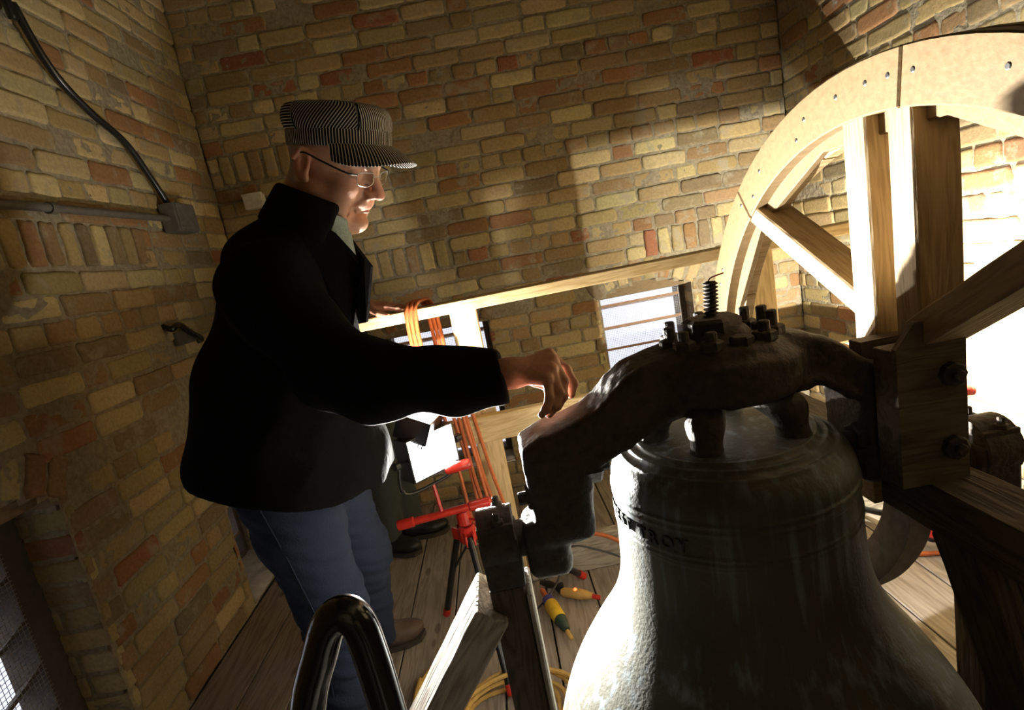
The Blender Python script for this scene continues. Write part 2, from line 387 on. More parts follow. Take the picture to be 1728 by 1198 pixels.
class Wall:
    def __init__(s, name, origin, u, n, W, H, openings, seed, label, soldiers=()):
        s.name = name; s.o = Vector(origin); s.u = Vector(u); s.n = Vector(n); s.W = W; s.H = H; s.op = openings; s.r = random.Random(seed)
        s.bricks = []; s.sold = soldiers; s.label = label
        s.lay(); s.build()
    def P(s, a, b, c): return s.o + s.u * a + Vector((0, 0, 1)) * b + s.n * c
    def in_open(s, a, z, pad=0.0):
        for (u0, u1, z0, z1, rise) in s.op:
            if u0 - pad < a < u1 + pad and z > z0 - pad:
                m = (u0 + u1) / 2; hw = (u1 - u0) / 2; Rr = (hw * hw + rise * rise) / (2 * rise)
                top = z1 + rise - Rr + math.sqrt(max(0, (Rr + pad) ** 2 - (a - m) ** 2))
                if z < top: return True
        return False
    def add(s, cu, cz, w, h, rot=0.0, proud=None, depth=0.035, col=None):
        r = s.r
        if proud is None: proud = r.choice([-.002, 0, .001, .002, .004, .006]) + r.uniform(-.001, .001)
        if w < 0.025: return
        V, F = brick_mesh(r, w, h, depth, proud); ca, sa = math.cos(rot), math.sin(rot)
        t1, t2 = r.uniform(-.008, .008), r.uniform(-.02, .02); V2 = []
        for (a, b, c) in V:
            c2 = c + (a * t1 + b * t2 if c > -depth * .5 else 0); a2, b2 = a * ca - b * sa, a * sa + b * ca
            V2.append(s.P(cu + a2, cz + b2, c2))
        s.bricks.append((V2, F, col or brick_col(r), s.P(cu, cz, 0), w * h))
    def lay(s):
        r = s.r; z = 0.006; row = 0; ph = 0.0688
        while z < s.H:
            h = 0.0615 + r.uniform(-.002, .002); cz = z + h / 2
            header = (row % 6 == 5)
            off = -r.uniform(0.0, .03) - (0.105 if row % 2 else 0); u = off
            tilt = r.uniform(-.004, .004)
            while u < s.W:
                w = (0.095 if (header or r.random() < .12) else 0.202) + r.uniform(-.006, .006)
                a0, a1 = max(u, 0), min(u + w, s.W); u += w + r.uniform(.005, .010)
                if a1 - a0 < .03: continue
                wob = 0.004 * math.sin(a0 * 2.1 + row * .7)
                skip = False
                for (su0, su1, sz0, sz1) in s.sold:
                    if a1 > su0 and a0 < su1 and sz0 - .005 < cz < sz1:
                        if a0 < su0: a1 = su0
                        elif a1 > su1: a0 = su1
                        else: skip = True
                if skip: continue
                # clip at openings
                for (u0, u1, z0, z1, rise) in s.op:
                    if z0 - .02 < cz < z1 + .012:
                        if a0 < u0 < a1 and u0 - a0 > a1 - u1: a1 = u0
                        elif a0 < u1 < a1: a0 = u1
                m = (a0 + a1) / 2
                if a1 - a0 < .03: continue
                bad = False
                for (u0, u1, z0, z1, rise) in s.op:
                    if cz > z1:
                        if any(s.in_open(q, cz, 0.105) for q in (a0 + .01, m, a1 - .01)): bad = True
                    elif z0 - .02 < cz and m > u0 and m < u1: bad = True
                if bad: continue
                if r.random() < 0.01: continue
                s.add(m, cz + wob, a1 - a0, h, tilt)
            z += ph; row += 1
        for (u0, u1, z0, z1, rise) in s.op:                    # rowlock arches
            m = (u0 + u1) / 2; hw = (u1 - u0) / 2; Rr = (hw * hw + rise * rise) / (2 * rise); cz = z1 + rise - Rr
            half = math.asin(min(1, hw / Rr)) * 1.06; k = int(2 * half * (Rr + .05) / .066)
            for i in range(k):
                t = -half + (i + .5) * 2 * half / k; rr = Rr + .057
                s.add(m + rr * math.sin(t), cz + rr * math.cos(t), .056, .108, -t, depth=0.10)
        for (su0, su1, sz0, sz1) in s.sold:
            u = su0 + .03
            while u < su1:
                if not s.in_open(u, (sz0 + sz1) / 2, .1): s.add(u, (sz0 + sz1) / 2, .056 + r.uniform(-.004, .004), sz1 - sz0 - .012, r.uniform(-.03, .03), proud=.006)
                u += .066 + r.uniform(-.002, .004)
    def build(s):
        # mortar bed: noisy sheet a little behind the brick faces, with the slab behind it
        g = 0.017; nu, nz = int(s.W / g), int(s.H / g); V = []; F = []; col = {}
        for j in range(nz + 1):
            for i in range(nu + 1):
                a, b = i * s.W / nu, j * s.H / nz; p = s.P(a, b, 0)
                q = noise.noise(p * 26) * .0045 + noise.noise(p * 7) * .0035 + noise.noise(p * 70) * .002
                V.append(s.P(a, b, -.0028 + q*.9))
        for j in range(nz):
            for i in range(nu):
                a, b = (i + .5) * s.W / nu, (j + .5) * s.H / nz
                if s.in_open(a, b, -.004): continue
                k = j * (nu + 1) + i; F.append((k, k + 1, k + nu + 2, k + nu + 1))
        us = sorted({-.05, s.W + .05} | {q for o in s.op for q in o[:2]}); zs = sorted({-.05, s.H} | {q for o in s.op for q in (o[2], o[3] + o[4])})
        for i in range(len(us) - 1):
            for j in range(len(zs) - 1):
                a, b = (us[i] + us[i + 1]) / 2, (zs[j] + zs[j + 1]) / 2
                if any(o[0] < a < o[1] and o[2] < b < o[3] + o[4] for o in s.op): continue
                k = len(V)
                for c in (-.30, -.022):
                    for (x, y) in ((us[i], zs[j]), (us[i + 1], zs[j]), (us[i + 1], zs[j + 1]), (us[i], zs[j + 1])): V.append(s.P(x, y, c))
                F += [(k, k + 1, k + 2, k + 3), (k + 4, k + 7, k + 6, k + 5), (k, k + 4, k + 5, k + 1), (k + 1, k + 5, k + 6, k + 2), (k + 2, k + 6, k + 7, k + 3), (k + 3, k + 7, k + 4, k)]
        s.root = mesh_obj(s.name, [tuple(v) for v in V], F, m_mortar); s.root['kind'] = 'structure'; s.root['label'] = s.label
    def finish(s):
        bl = sorted(s.bricks, key=lambda b: -seen_size(b[3]) * b[4])
        near = [b for b in bl[:300] if seen_size(b[3]) > 0]; rest = bl[len(near):]
        for V, F, col, c, _ in near:
            mesh_obj('brick', [tuple(v) for v in V], F, m_brick, s.root, True, cols=np.array([col] * len(V)))
        VV = []; FF = []; CC = []
        for V, F, col, c, _ in rest:
            k = len(VV); VV += [tuple(v) for v in V]; FF += [tuple(i + k for i in f) for f in F]; CC += [col] * len(V)
        if VV: o = mesh_obj('bricks', VV, FF, m_brick, s.root, True, cols=np.array(CC)); o['kind'] = 'stuff'

XL, XR, YB, HT, YF = -1.18, 1.52, 2.70, 4.2, -2.6
# openings: u0, u1, z0, spring, rise
wb = Wall('wall_back', (XL, YB, 0), (1, 0, 0), (0, -1, 0), XR - XL, HT, [(.58, 1.13, .15, .885, .055), (1.68, 2.16, .15, .875, .06)], 11,
          'yellow and red brick back wall with two low louvred openings',
          soldiers=[(.60, 1.02, 1.176, 1.313), (1.95, 2.40, 1.038, 1.176), (.05, .42, 1.726, 1.863)])
wl = Wall('wall_left', (XL, YF, 0), (0, 1, 0), (1, 0, 0), YB - YF, HT, [(.75 - YF, 1.365 - YF, .02, .80, .075), (2.04 - YF, 2.50 - YF, .02, .78, .055)], 12,
          'dim brick wall on the left with a conduit along it', soldiers=[(1.45 - YF, 2.02 - YF, 1.382, 1.519)])
wr = Wall('wall_right', (XR, YF, 0), (0, 1, 0), (-1, 0, 0), YB - YF, HT, [], 13, 'pale brick wall on the right, glaring behind the bell wheel')
wf = Wall('wall_front', (XL, YF, 0), (1, 0, 0), (0, 1, 0), XR - XL, HT, [], 14, 'brick wall behind the viewer')
# brick reveals of the openings (perpendicular to the wall faces)
def reveal(wall, at_u, z0, z1, depth, side):
    """bricks on the jamb at at_u; side=+1: jamb faces -u (seen from before it)"""
    r = wall.r; z = z0 + .004
    while z < z1:
        a = 0.0; first = (0.205 if r.random() < .5 else .10)
        while a < depth - .03:
            w = min((first if a == 0 else .2) + r.uniform(-.006, .006), depth - a)
            V, F = brick_mesh(r, w, .0585, .02, r.uniform(.0, .005)); V2 = []
            for (p, q, c) in V: V2.append(wall.P(at_u - side * (c + .0), z + .03 + q, -(a + w / 2 + p) + 0.002))
            if side < 0: F = [f[::-1] for f in F]
            wall.bricks.append((V2, F, brick_col(r), V2[0], .01)); a += w + .009; first = .2
        z += .0688
for wall, ops in ((wb, wb.op), (wl, wl.op)):
    for (u0, u1, z0, z1, rise) in ops:
        dp = .23 if (wall is wl and u0 > 2 - YF) else .16; reveal(wall, u1, z0, z1, dp, 1); reveal(wall, u0, z0, z1, dp, -1)
for w in (wb, wl, wr, wf): w.finish()

# floor of boards running towards the back wall
fl = MB().box((XL - .05, YF - .05, -.12), (XR + .05, YB + .3, -.034)).obj('floor', m_old); fl['kind'] = 'structure'; fl['label'] = 'wide grey floor boards running to the back wall'
x = XL; k = 0
while x < XR - .01:
    w = min(0.168 + random.uniform(-.006, .006), XR - x)
    cut = [YF, random.uniform(.3, 1.1), YB - random.uniform(.0, .02)] if k % 3 else [YF, YB]
    for i in range(len(cut) - 1):
        zz = random.uniform(-.0025, .0)
        beam('floor_board', (x + w / 2, cut[i] + .002, -.0175 + zz), (x + w / 2, cut[i + 1] - .002, -.0175 + zz), w - .0055, .035, m_floor, fl, bev=.0015)
    x += w; k += 1
ce = MB().box((XL - .3, YF - .3, HT + .03), (XR + .3, YB + .3, HT + .12)).obj('ceiling', m_roof); ce['kind'] = 'structure'; ce['label'] = 'dark boarded ceiling above the view'
for i in range(8): beam('ceiling_joist', (XL, YF + .4 + i * .65, HT - .05), (XR, YF + .4 + i * .65, HT - .05), .06, .15, m_roof, ce)

# louvred windows
def louvre(name, wall, op, n_sl, tilt, label, back=.13, mesh=True, top=None, sl_t=.012, curve=0.0, fw=.035):
    u0, u1, z0, z1, rise = op
    root = MB()
    # frame: a mesh of four bars joined as one frame
    zt = top or z1
    def bx(mb, a0, a1, b0, b1, c0, c1):
        pts = [wall.P(a, b, c) for a in (a0, a1) for b in (b0, b1) for c in (c0, c1)]
        mb.add(pts, [(0, 1, 3, 2), (4, 6, 7, 5), (0, 4, 5, 1), (2, 3, 7, 6), (0, 2, 6, 4), (1, 5, 7, 3)]); return mb
    f = MB(); bx(f, u0, u0 + fw, z0, zt, -back - .09, -back); bx(f, u1 - fw, u1, z0, zt, -back - .09, -back)
    bx(f, u0 + fw, u1 - fw, z0, z0 + .03, -back - .09, -back); bx(f, u0 + fw, u1 - fw, zt - .012, zt, -back - .09, -back)
    fr = f.obj(name, m_frame); fr['kind'] = 'structure'; fr['label'] = label
    b = MB(); bx(b, u0, u1, zt, z1 + rise, -.10 if back > .1 else -.05, -.05 if back > .1 else -.02); o = b.obj('head_board', m_lintel, fr, label='brown board filling the arch')
    step = (zt - z0 - .03) / n_sl
    for i in range(n_sl):
        zc = z0 + .03 + (i + .5) * step; dz = math.sin(tilt) * .055; dn = math.cos(tilt) * .055
        s_ = MB(); nn = 8; V = []
        for side in (0, 1):
            for kx in range(nn + 1):
                uu = u0 + fw + (u1 - u0 - 2 * fw) * kx / nn; sag = curve * (1 - (2 * kx / nn - 1) ** 2)
                for (q, t) in ((-1, -1), (1, -1)) if side == 0 else ((1, 1), (-1, 1)):
                    V.append(wall.P(uu, zc + q * dz + t * sl_t / 2 - sag, -back - .045 + q * dn))
        F = []; m2 = 2 * (nn + 1)
        for kx in range(nn):
            a = 2 * kx; F += [(a, a + 2, a + 3, a + 1), (m2 + a, m2 + a + 2, m2 + a + 3, m2 + a + 1), (a, m2 + a + 1, m2 + a + 3, a + 2), (a + 1, a + 3, m2 + a + 2, m2 + a)]
        F += [(0, 1, m2, m2 + 1), (2 * nn, m2 + 2 * nn + 1, m2 + 2 * nn, 2 * nn + 1)]
        s_.add(V, F); s_.obj('louver_slat', m_louver if curve == 0 else m_frame, fr)
    if mesh:
        V = []; F = []; t = .00045 if curve == 0 else .0009; sp = .009 if curve == 0 else .012
        def strip(p, q, wd, up):
            k = len(V); V.extend([wall.P(p[0] - wd * up, p[1] - wd * (1 - up), -back + .004), wall.P(p[0] + wd * up, p[1] + wd * (1 - up), -back + .004), wall.P(q[0] + wd * up, q[1] + wd * (1 - up), -back + .004), wall.P(q[0] - wd * up, q[1] - wd * (1 - up), -back + .004)]); F.append((k, k + 1, k + 2, k + 3))
        a = u0 + fw - .005
        while a < u1 - fw + .005: strip((a, z0 + .03), (a, zt - .01), t, 1); a += sp
        b_ = z0 + .03
        while b_ < zt - .01: strip((u0 + fw - .005, b_), (u1 - fw + .005, b_), t, 0); b_ += sp
        o = mesh_obj('insect_screen', [tuple(v) for v in V], F, m_wire, fr); o['kind'] = 'stuff'
    return fr
w1 = louvre('window_1', wb, wb.op[0], 6, R(12), 'low louvred opening in the back wall behind the outstretched arm')
w2 = louvre('window_2', wb, wb.op[1], 6, R(12), 'low louvred opening in the back wall left of the bell wheel')
w3 = louvre('window_3', wl, wl.op[0], 6, R(38), 'dark arched opening at lower left with curved slats and wire mesh', curve=.045, fw=.075)
w4 = louvre('window_4', wl, wl.op[1], 5, R(30), 'narrow opening in the left wall beside the man\'s legs', back=.215)
# rough stone sills
for i, (wall, op) in enumerate(((wb, wb.op[0]), (wb, wb.op[1]), (wl, wl.op[1]), (wl, wl.op[0]))):
    u0, u1, z0, z1, rise = op; nx, ny = 26, 12; V = []; F = []
    for a in range(nx + 1):
        for b in range(ny + 1):
            uu = u0 + (u1 - u0) * a / nx; c = .0 - (.23 if i == 2 else .14) * b / ny; q = noise.noise(Vector((uu * 16, c * 22, i * 5))) * .016
            V.append(tuple(wall.P(uu, z0 + .012 + q + (-.02 if b == 0 else 0), c)))
    for a in range(nx):
        for b in range(ny): k = a * (ny + 1) + b; F.append((k, k + 1, k + ny + 2, k + ny + 1))
    o = mesh_obj('sill', V, F, m_stone, [w1, w2, w4, w3][i], True)

# conduit, box and cable on the left wall
px = XL + .028
cd = MB().tube([(px, -.6, 1.50), (px, .6, 1.515), (px, 1.55, 1.545), (px, 2.185, 1.553)], .0125, 12).obj('conduit_pipe', m_greymetal, None, True)
tag(cd, 'straight grey metal conduit running level along the left wall into the junction box', 'pipe')
for y in (1.62, .95): MB().tube([(px, y - .012, 1.545 if y > 1 else 1.524), (px, y + .012, 1.545 if y > 1 else 1.524)], .0165, 12).obj('pipe_strap', m_greymetal, cd)
jb = empty('junction_box', (XL, 2.24, 1.50), 'dark grey square electrical junction box in the corner of the left wall', 'electrical box')
MB().box((XL + .004, 2.185, 1.50), (XL + .065, 2.325, 1.61), .006).obj('box_body', m_greymetal, jb)
MB().box((XL + .065, 2.19, 1.505), (XL + .071, 2.32, 1.605), .002).obj('box_cover', m_greymetal, jb)
for (y, z) in ((2.20, 1.515), (2.31, 1.595)): MB().lathe([(.004, 0), (.004, .003)], 10, Matrix.Translation((XL + .071, y, z)) @ Matrix.Rotation(R(90), 4, 'Y')).obj('screw', m_steel, jb)
pts = bez([(XL + .03, 2.215, 1.61), (XL + .03, 2.15, 1.70), (XL + .035, 2.05, 1.80), (XL + .03, 1.92, 1.87), (XL + .03, 1.80, 1.96), (XL + .03, 1.73, 2.10), (XL + .03, 1.70, 2.25), (XL + .03, 1.68, 4.1)])
cb = MB().tube(pts, .0115, 10).obj('flexible_cable', m_blackmetal, None, True); tag(cb, 'dark flexible cable curving up the left wall from the junction box', 'cable')
wx = empty('white_box', (-1.0, 2.69, 1.60), 'small white box on the back wall, its corner showing over the man\'s shoulder', 'box')
MB().box((-1.04, 2.64, 1.60), (-.955, 2.692, 1.663), .004).obj('box_body', m_white, wx); MB().box((-1.042, 2.636, 1.659), (-.953, 2.66, 1.668), .003).obj('lid', m_white, wx)
lb = empty('wall_lever', (XL, 2.05, 1.13), 'short black-topped grey lever fixed to the left wall behind the man\'s back', 'lever')
LV = [(XL, 2.005, 1.165), (XL + .03, 2.000, 1.150), (XL + .032, 2.045, 1.160), (XL + .03, 2.105, 1.125), (XL + .03, 2.17, 1.09), (XL, 2.19, 1.08)]
MB().tube(bez(LV, 8), .011, 10).obj('rubber_grip', m_gloss, lb, True)
MB().box((XL + .002, 2.035, 1.085), (XL + .022, 2.15, 1.135), .003).obj('plate', m_greymetal, lb)
# ------------------------------------------------------------------ the bell
BX, BY = 0.337, 0.88
m_bell, nt, b = new_mat('bell_bronze')
tc = N(nt, 'ShaderNodeTexCoord'); mp = N(nt, 'ShaderNodeMapping'); mp.inputs['Scale'].default_value = (60, 60, 3.2); nt.links.new(tc.outputs['Object'], mp.inputs[0])
n1 = N(nt, 'ShaderNodeTexNoise'); n1.inputs['Scale'].default_value = 1.0; n1.inputs['Detail'].default_value = 5; nt.links.new(mp.outputs[0], n1.inputs['Vector'])
r1 = N(nt, 'ShaderNodeMapRange'); r1.inputs[1].default_value = .50; r1.inputs[2].default_value = .70; nt.links.new(n1.outputs[0], r1.inputs[0])
n2 = N(nt, 'ShaderNodeTexNoise'); n2.inputs['Scale'].default_value = 7; n2.inputs['Detail'].default_value = 6; nt.links.new(tc.outputs['Object'], n2.inputs['Vector'])
r2 = N(nt, 'ShaderNodeMapRange'); r2.inputs[1].default_value = .35; r2.inputs[2].default_value = .65; nt.links.new(n2.outputs[0], r2.inputs[0])
c1 = N(nt, 'ShaderNodeMix', data_type='RGBA'); c1.inputs[6].default_value = (.055, .055, .042, 1); c1.inputs[7].default_value = (.088, .085, .064, 1); nt.links.new(r2.outputs[0], c1.inputs[0])
c2 = N(nt, 'ShaderNodeMix', data_type='RGBA'); c2.inputs[7].default_value = (.22, .28, .33, 1); nt.links.new(c1.outputs[2], c2.inputs[6])
mu = N(nt, 'ShaderNodeMath', operation='MULTIPLY'); nt.links.new(r1.outputs[0], mu.inputs[0]); nt.links.new(r2.outputs[0], mu.inputs[1]); nt.links.new(mu.outputs[0], c2.inputs[0])
nt.links.new(c2.outputs[2], b.inputs['Base Color']); b.inputs['Metallic'].default_value = .0; b.inputs['Roughness'].default_value = .52
n3 = N(nt, 'ShaderNodeTexNoise'); n3.inputs['Scale'].default_value = 160; n3.inputs['Detail'].default_value = 4; nt.links.new(tc.outputs['Object'], n3.inputs['Vector'])
bp = N(nt, 'ShaderNodeBump'); bp.inputs['Distance'].default_value = .0009; nt.links.new(n3.outputs[0], bp.inputs['Height']); nt.links.new(bp.outputs[0], b.inputs['Normal'])

key = [(.0, .843), (.07, .843), (.12, .842), (.138, .840), (.152, .835), (.165, .828), (.178, .819), (.188, .806), (.1945, .789), (.1965, .770), (.197, .73), (.198, .69),
       (.200, .65), (.204, .605), (.213, .565), (.229, .525), (.252, .485), (.280, .445), (.306, .405), (.330, .365), (.350, .325), (.366, .283), (.378, .24), (.386, .195), (.390, .155), (.388, .13)]
def prof(t):                                    # smooth curve through key
    n = len(key) - 1; x = t * n; i = min(int(x), n - 1); f = x - i
    g = lambda k: key[max(0, min(n, k))]
    a, b_, c, d = g(i - 1), g(i), g(i + 1), g(i + 2)
    return tuple(.5 * (2 * b_[q] + (c[q] - a[q]) * f + (2 * a[q] - 5 * b_[q] + 4 * c[q] - d[q]) * f * f + (3 * b_[q] - a[q] - 3 * c[q] + d[q]) * f ** 3) for q in (0, 1))
raw = [prof(i / 420) for i in range(421)]
P_ = []
def bead(z, c, w, h): return h * math.exp(-((z - c) / w) ** 2)
for i, (r, z) in enumerate(raw):
    a = raw[max(i - 1, 0)]; c = raw[min(i + 1, 420)]; tx, tz = c[0] - a[0], c[1] - a[1]; L = math.hypot(tx, tz) or 1; nx, nz = -tz / L, tx / L
    q = 0
    for rc in (.142, .157, .172): q += .0030 * math.exp(-((r - rc) / .0033) ** 2) if z > .80 else 0
    for zc, w, h in ((.768, .0026, .0026), (.756, .0022, .002), (.716, .0024, .0022), (.706, .0022, .002), (.700, .002, .0012)): q += bead(z, zc, w, h)
    for zc in (.372, .360, .350, .340): q -= bead(z, zc, .0022, .0016)
    P_.append((max(0.0001, r + nx * q), z + nz * q))
P_ += [(.380, .118), (.366, .120), (.345, .145), (.315, .22), (.28, .32), (.235, .42), (.20, .50), (.18, .60), (.168, .70), (.165, .77), (.14, .805), (.05, .815), (.0001, .815)]
bell = empty('church_bell', (BX, BY, .11), 'large weathered bronze bell with bluish streaks hanging in the foreground under the iron yoke', 'bell')
bo = MB().lathe(P_, 160, Matrix.Translation((BX, BY, 0)), caps=False).obj('bell_body', m_bell, bell, origin=(BX, BY, .4))
bo.data.polygons.foreach_set('use_smooth', [True] * len(bo.data.polygons))
for e in bo.data.edges: e.use_edge_sharp = False
# crown loops that hang the bell from the yoke
for k, (ang, rr) in enumerate(((172, .085), (235, .072), (318, .085), (60, .078))):
    a = R(ang); c = Vector((BX + rr * math.cos(a), BY + rr * math.sin(a), .832)); t = Vector((math.cos(a), math.sin(a), 0))
    def fn(P, c=c, t=t):
        p0 = c + t * .03 + Vector((0, 0, -.005)); p1 = c + t * .022 + Vector((0, 0, .05)); p2 = c - t * .03 + Vector((0, 0, .085))
        return d_chain(P, [p0, p1, p2], [.027, .024, .026], .02) + .0015 * np.sin(P[:, 2] * 90)
    skin('crown_loop', fn, tuple(c + Vector((-.08, -.08, -.03))), tuple(c + Vector((.08, .08, .135))), .005, m_iron, bell)
# raised lettering round the shoulder band
def lettering(text, r, zc, a0, size, mat, parent):
    cu = bpy.data.curves.new('lettering', 'FONT'); cu.body = text; cu.size = size; cu.extrude = .0017; cu.align_x = 'LEFT'; cu.space_character = 1.35; cu.resolution_u = 3; cu.offset = .00035
    tmp = bpy.data.objects.new('lettering', cu); C.objects.link(tmp); dg = bpy.context.evaluated_depsgraph_get()
    me = bpy.data.meshes.new_from_object(tmp.evaluated_get(dg)); bpy.data.objects.remove(tmp)
    bm = bmesh.new(); bm.from_mesh(me); bmesh.ops.subdivide_edges(bm, edges=[e for e in bm.edges if e.calc_length() > .006], cuts=1)
    for v in bm.verts:
        a = a0 + v.co.x / r; rr = r + .0008 + v.co.z; zz = zc + v.co.y
        v.co = Vector((BX + rr * math.cos(a), BY + rr * math.sin(a), zz))
    bm.to_mesh(me); bm.free(); me.materials.append(mat)
    o = bpy.data.objects.new('lettering', me); C.objects.link(o); attach(o, parent); return o
m_letter = plain('dark_letters', (.02, .03, .025), .6)
LET = lettering('WEST TROY', .1975, .7225, R(172), .029, m_letter, bell)

# ------------------------------------------------------------------ cast iron yoke
yoke = empty('bell_yoke', (BX, BY, .72), 'dark rusty cast iron yoke with humped arms, bolted over the bell', 'yoke')
def prism_field(P, outl, y0, y1, rd):
    """distance to an outline in (x, z), extruded over y, rounded"""
    n = len(outl); x, z = P[:, 0], P[:, 2]; d = np.full(len(P), 1e9, np.float32); s = np.ones(len(P), np.float32)
    for i in range(n):
        ax, az = outl[i]; bx, bz = outl[(i + 1) % n]; ex, ez = bx - ax, bz - az; wx, wz = x - ax, z - az
        t = np.clip((wx * ex + wz * ez) / (ex * ex + ez * ez), 0, 1); dx, dz = wx - ex * t, wz - ez * t; d = np.minimum(d, dx * dx + dz * dz)
        c1 = z >= az; c2 = z < bz; c3 = ex * wz > ez * wx
        fl = (c1 & c2 & c3) | (~c1 & ~c2 & ~c3); s = np.where(fl, -s, s)
    d2 = s * np.sqrt(d) + rd; dy = np.abs(P[:, 1] - (y0 + y1) / 2) - (y1 - y0) / 2 + rd
    return np.minimum(np.maximum(d2, dy), 0) + np.sqrt(np.maximum(d2, 0) ** 2 + np.maximum(dy, 0) ** 2) - rd
def curve2(pts, n=6): return [(p.x, p.z) for p in bez([(a, 0, b) for a, b in pts], n)]
arm_L = curve2([(-.004, .885), (.03, .902), (.076, .912), (.125, .930), (.165, .963), (.205, .985), (.27, .998)]) + curve2([(.27, .905), (.235, .897), (.20, .885), (.165, .866), (.13, .848), (.10, .838)]) + [(.10, .80), (.0, .80)]
arm_R = curve2([(.44, .995), (.475, .988), (.515, .970), (.545, .945), (.575, .925), (.615, .918), (.64, .915)]) + [(.64, .80), (.56, .80)] + curve2([(.553, .862), (.53, .878), (.505, .898), (.48, .912), (.46, .905), (.44, .895)])
def yoke_fn(P):
    d = prism_field(P, arm_L, .825, .935, .012)
    d = np.minimum(d, prism_field(P, arm_R, .825, .935, .012))
    q = P - np.array([.352, BY, .945], np.float32); rr = np.hypot(q[:, 0], q[:, 1])
    disc = np.maximum(rr - .118, np.abs(q[:, 2] + .002) - .036); disc = smax(rr - .118, np.abs(q[:, 2] + .002) - .036, .02)
    d = smin(d, disc, .02)
    dome = smax(rr - .098, np.abs(q[:, 2] - .035) - .018, .02); d = smin(d, dome, .012)
    top = smax(rr - .045, np.abs(q[:, 2] - .055) - .02, .02); d = smin(d, top, .02)
    # lower rib of the arms
    rib = d_chain(P, [(.10, .828, .838), (.165, .828, .868), (.235, .826, .90), (.352, .80, .912), (.46, .826, .908), (.48, .828, .914), (.53, .828, .880), (.56, .828, .862)], [.008] * 8, .01)
    d = smin(d, rib, .006)
    # drop ends
    d = smin(d, d_box(P, (.044, .88, .80), (.048, .055, .085), .014), .01)
    d = smin(d, d_box(P, (.010, .88, .702), (.038, .046, .052), .02), .014)
    d = smin(d, d_cap(P, (.055, .86, .745), (.070, .86, .79), .035, .03), .02)
    d = smin(d, d_box(P, (.595, .88, .80), (.048, .055, .085), .014), .01)
    d = smin(d, d_cap(P, (.572, .85, .79), (.585, .85, .76), .030, .038), .02)
    d = smin(d, d_cap(P, (.592, .88, .755), (.615, .88, .745), .045, .05), .02)
    return d + .0012 * np.sin(P[:, 0] * 130 + 3 * np.sin(P[:, 2] * 60)) * np.sin(P[:, 1] * 110) * np.sin(P[:, 2] * 120)
skin('yoke_casting', yoke_fn, (-.03, .76, .61), (.67, 1.02, 1.03), .0048, m_iron, yoke)
def hexnut(name, p, d, r, h, parent, mat=m_iron, n=6, stub=.0, stub_r=.009):
    Mx = axis_matrix(p, d) @ Matrix.Rotation(R(90), 4, 'Y'); mb = MB()
    mb.lathe([(r * .86, 0), (r, h * .12), (r, h * .85), (r * .85, h)], n, Mx)
    if stub: mb.lathe([(stub_r, h * .5), (stub_r, h + stub), (stub_r * .8, h + stub + .002)], 10, Mx)
    return mb.obj(name, mat, parent)
hexnut('square_nut', (.344, .885, 1.0), (0, 0, 1), .047, .034, yoke, n=6)
rod = MB(); pts = []; rad = []
for i in range(120):
    z = 1.02 + i * .0006; pts.append((.344 + i * .00005, .885, z)); rad.append(.0105 + .0022 * math.sin(i * .6 * math.pi / 3))
rod.tube(pts, rad, 14).obj('threaded_rod', m_iron, yoke, True)
MB().tube(bez([(.346, .886, 1.09), (.352, .884, 1.097), (.372, .882, 1.101)], 6), .0012, 6).obj('wire_end', m_orange, yoke)
for a, rr, st in ((150, .078, .02), (180, .082, .018), (207, .080, .014), (240, .079, .012), (275, .070, .0), (305, .078, .014), (335, .080, .022), (5, .078, .024), (35, .082, .02), (90, .08, .02)):
    an = R(a); hexnut('bolt_nut', (.352 + rr * math.cos(an), BY + rr * math.sin(an), .994), (0, 0, 1), .0185, .016, yoke, n=6, stub=st)
for (x, y, z, d) in ((.090, .85, .832, 1), (.012, .85, .80, -1), (.556, .84, .80, -1), (.552, .845, .770, -1)): hexnut('clamp_bolt', (x, y, z), (d, 0, 0), .030 if d > 0 else .024, .030 if d > 0 else .022, yoke, n=4 if d > 0 else 6, stub=.012, stub_r=.011)
MB().lathe([(.040, 0), (.040, .03), (.031, .034), (.031, .09)], 24, Matrix.Translation((.03, BY, .715)) @ Matrix.Rotation(R(-90), 4, 'Y')).obj('axle_pin', m_iron, yoke, True)
MB().lathe([(.040, 0), (.040, .03), (.031, .034), (.031, .20)], 24, Matrix.Translation((.61, BY, .70)) @ Matrix.Rotation(R(90), 4, 'Y')).obj('axle_pin', m_iron, yoke, True)

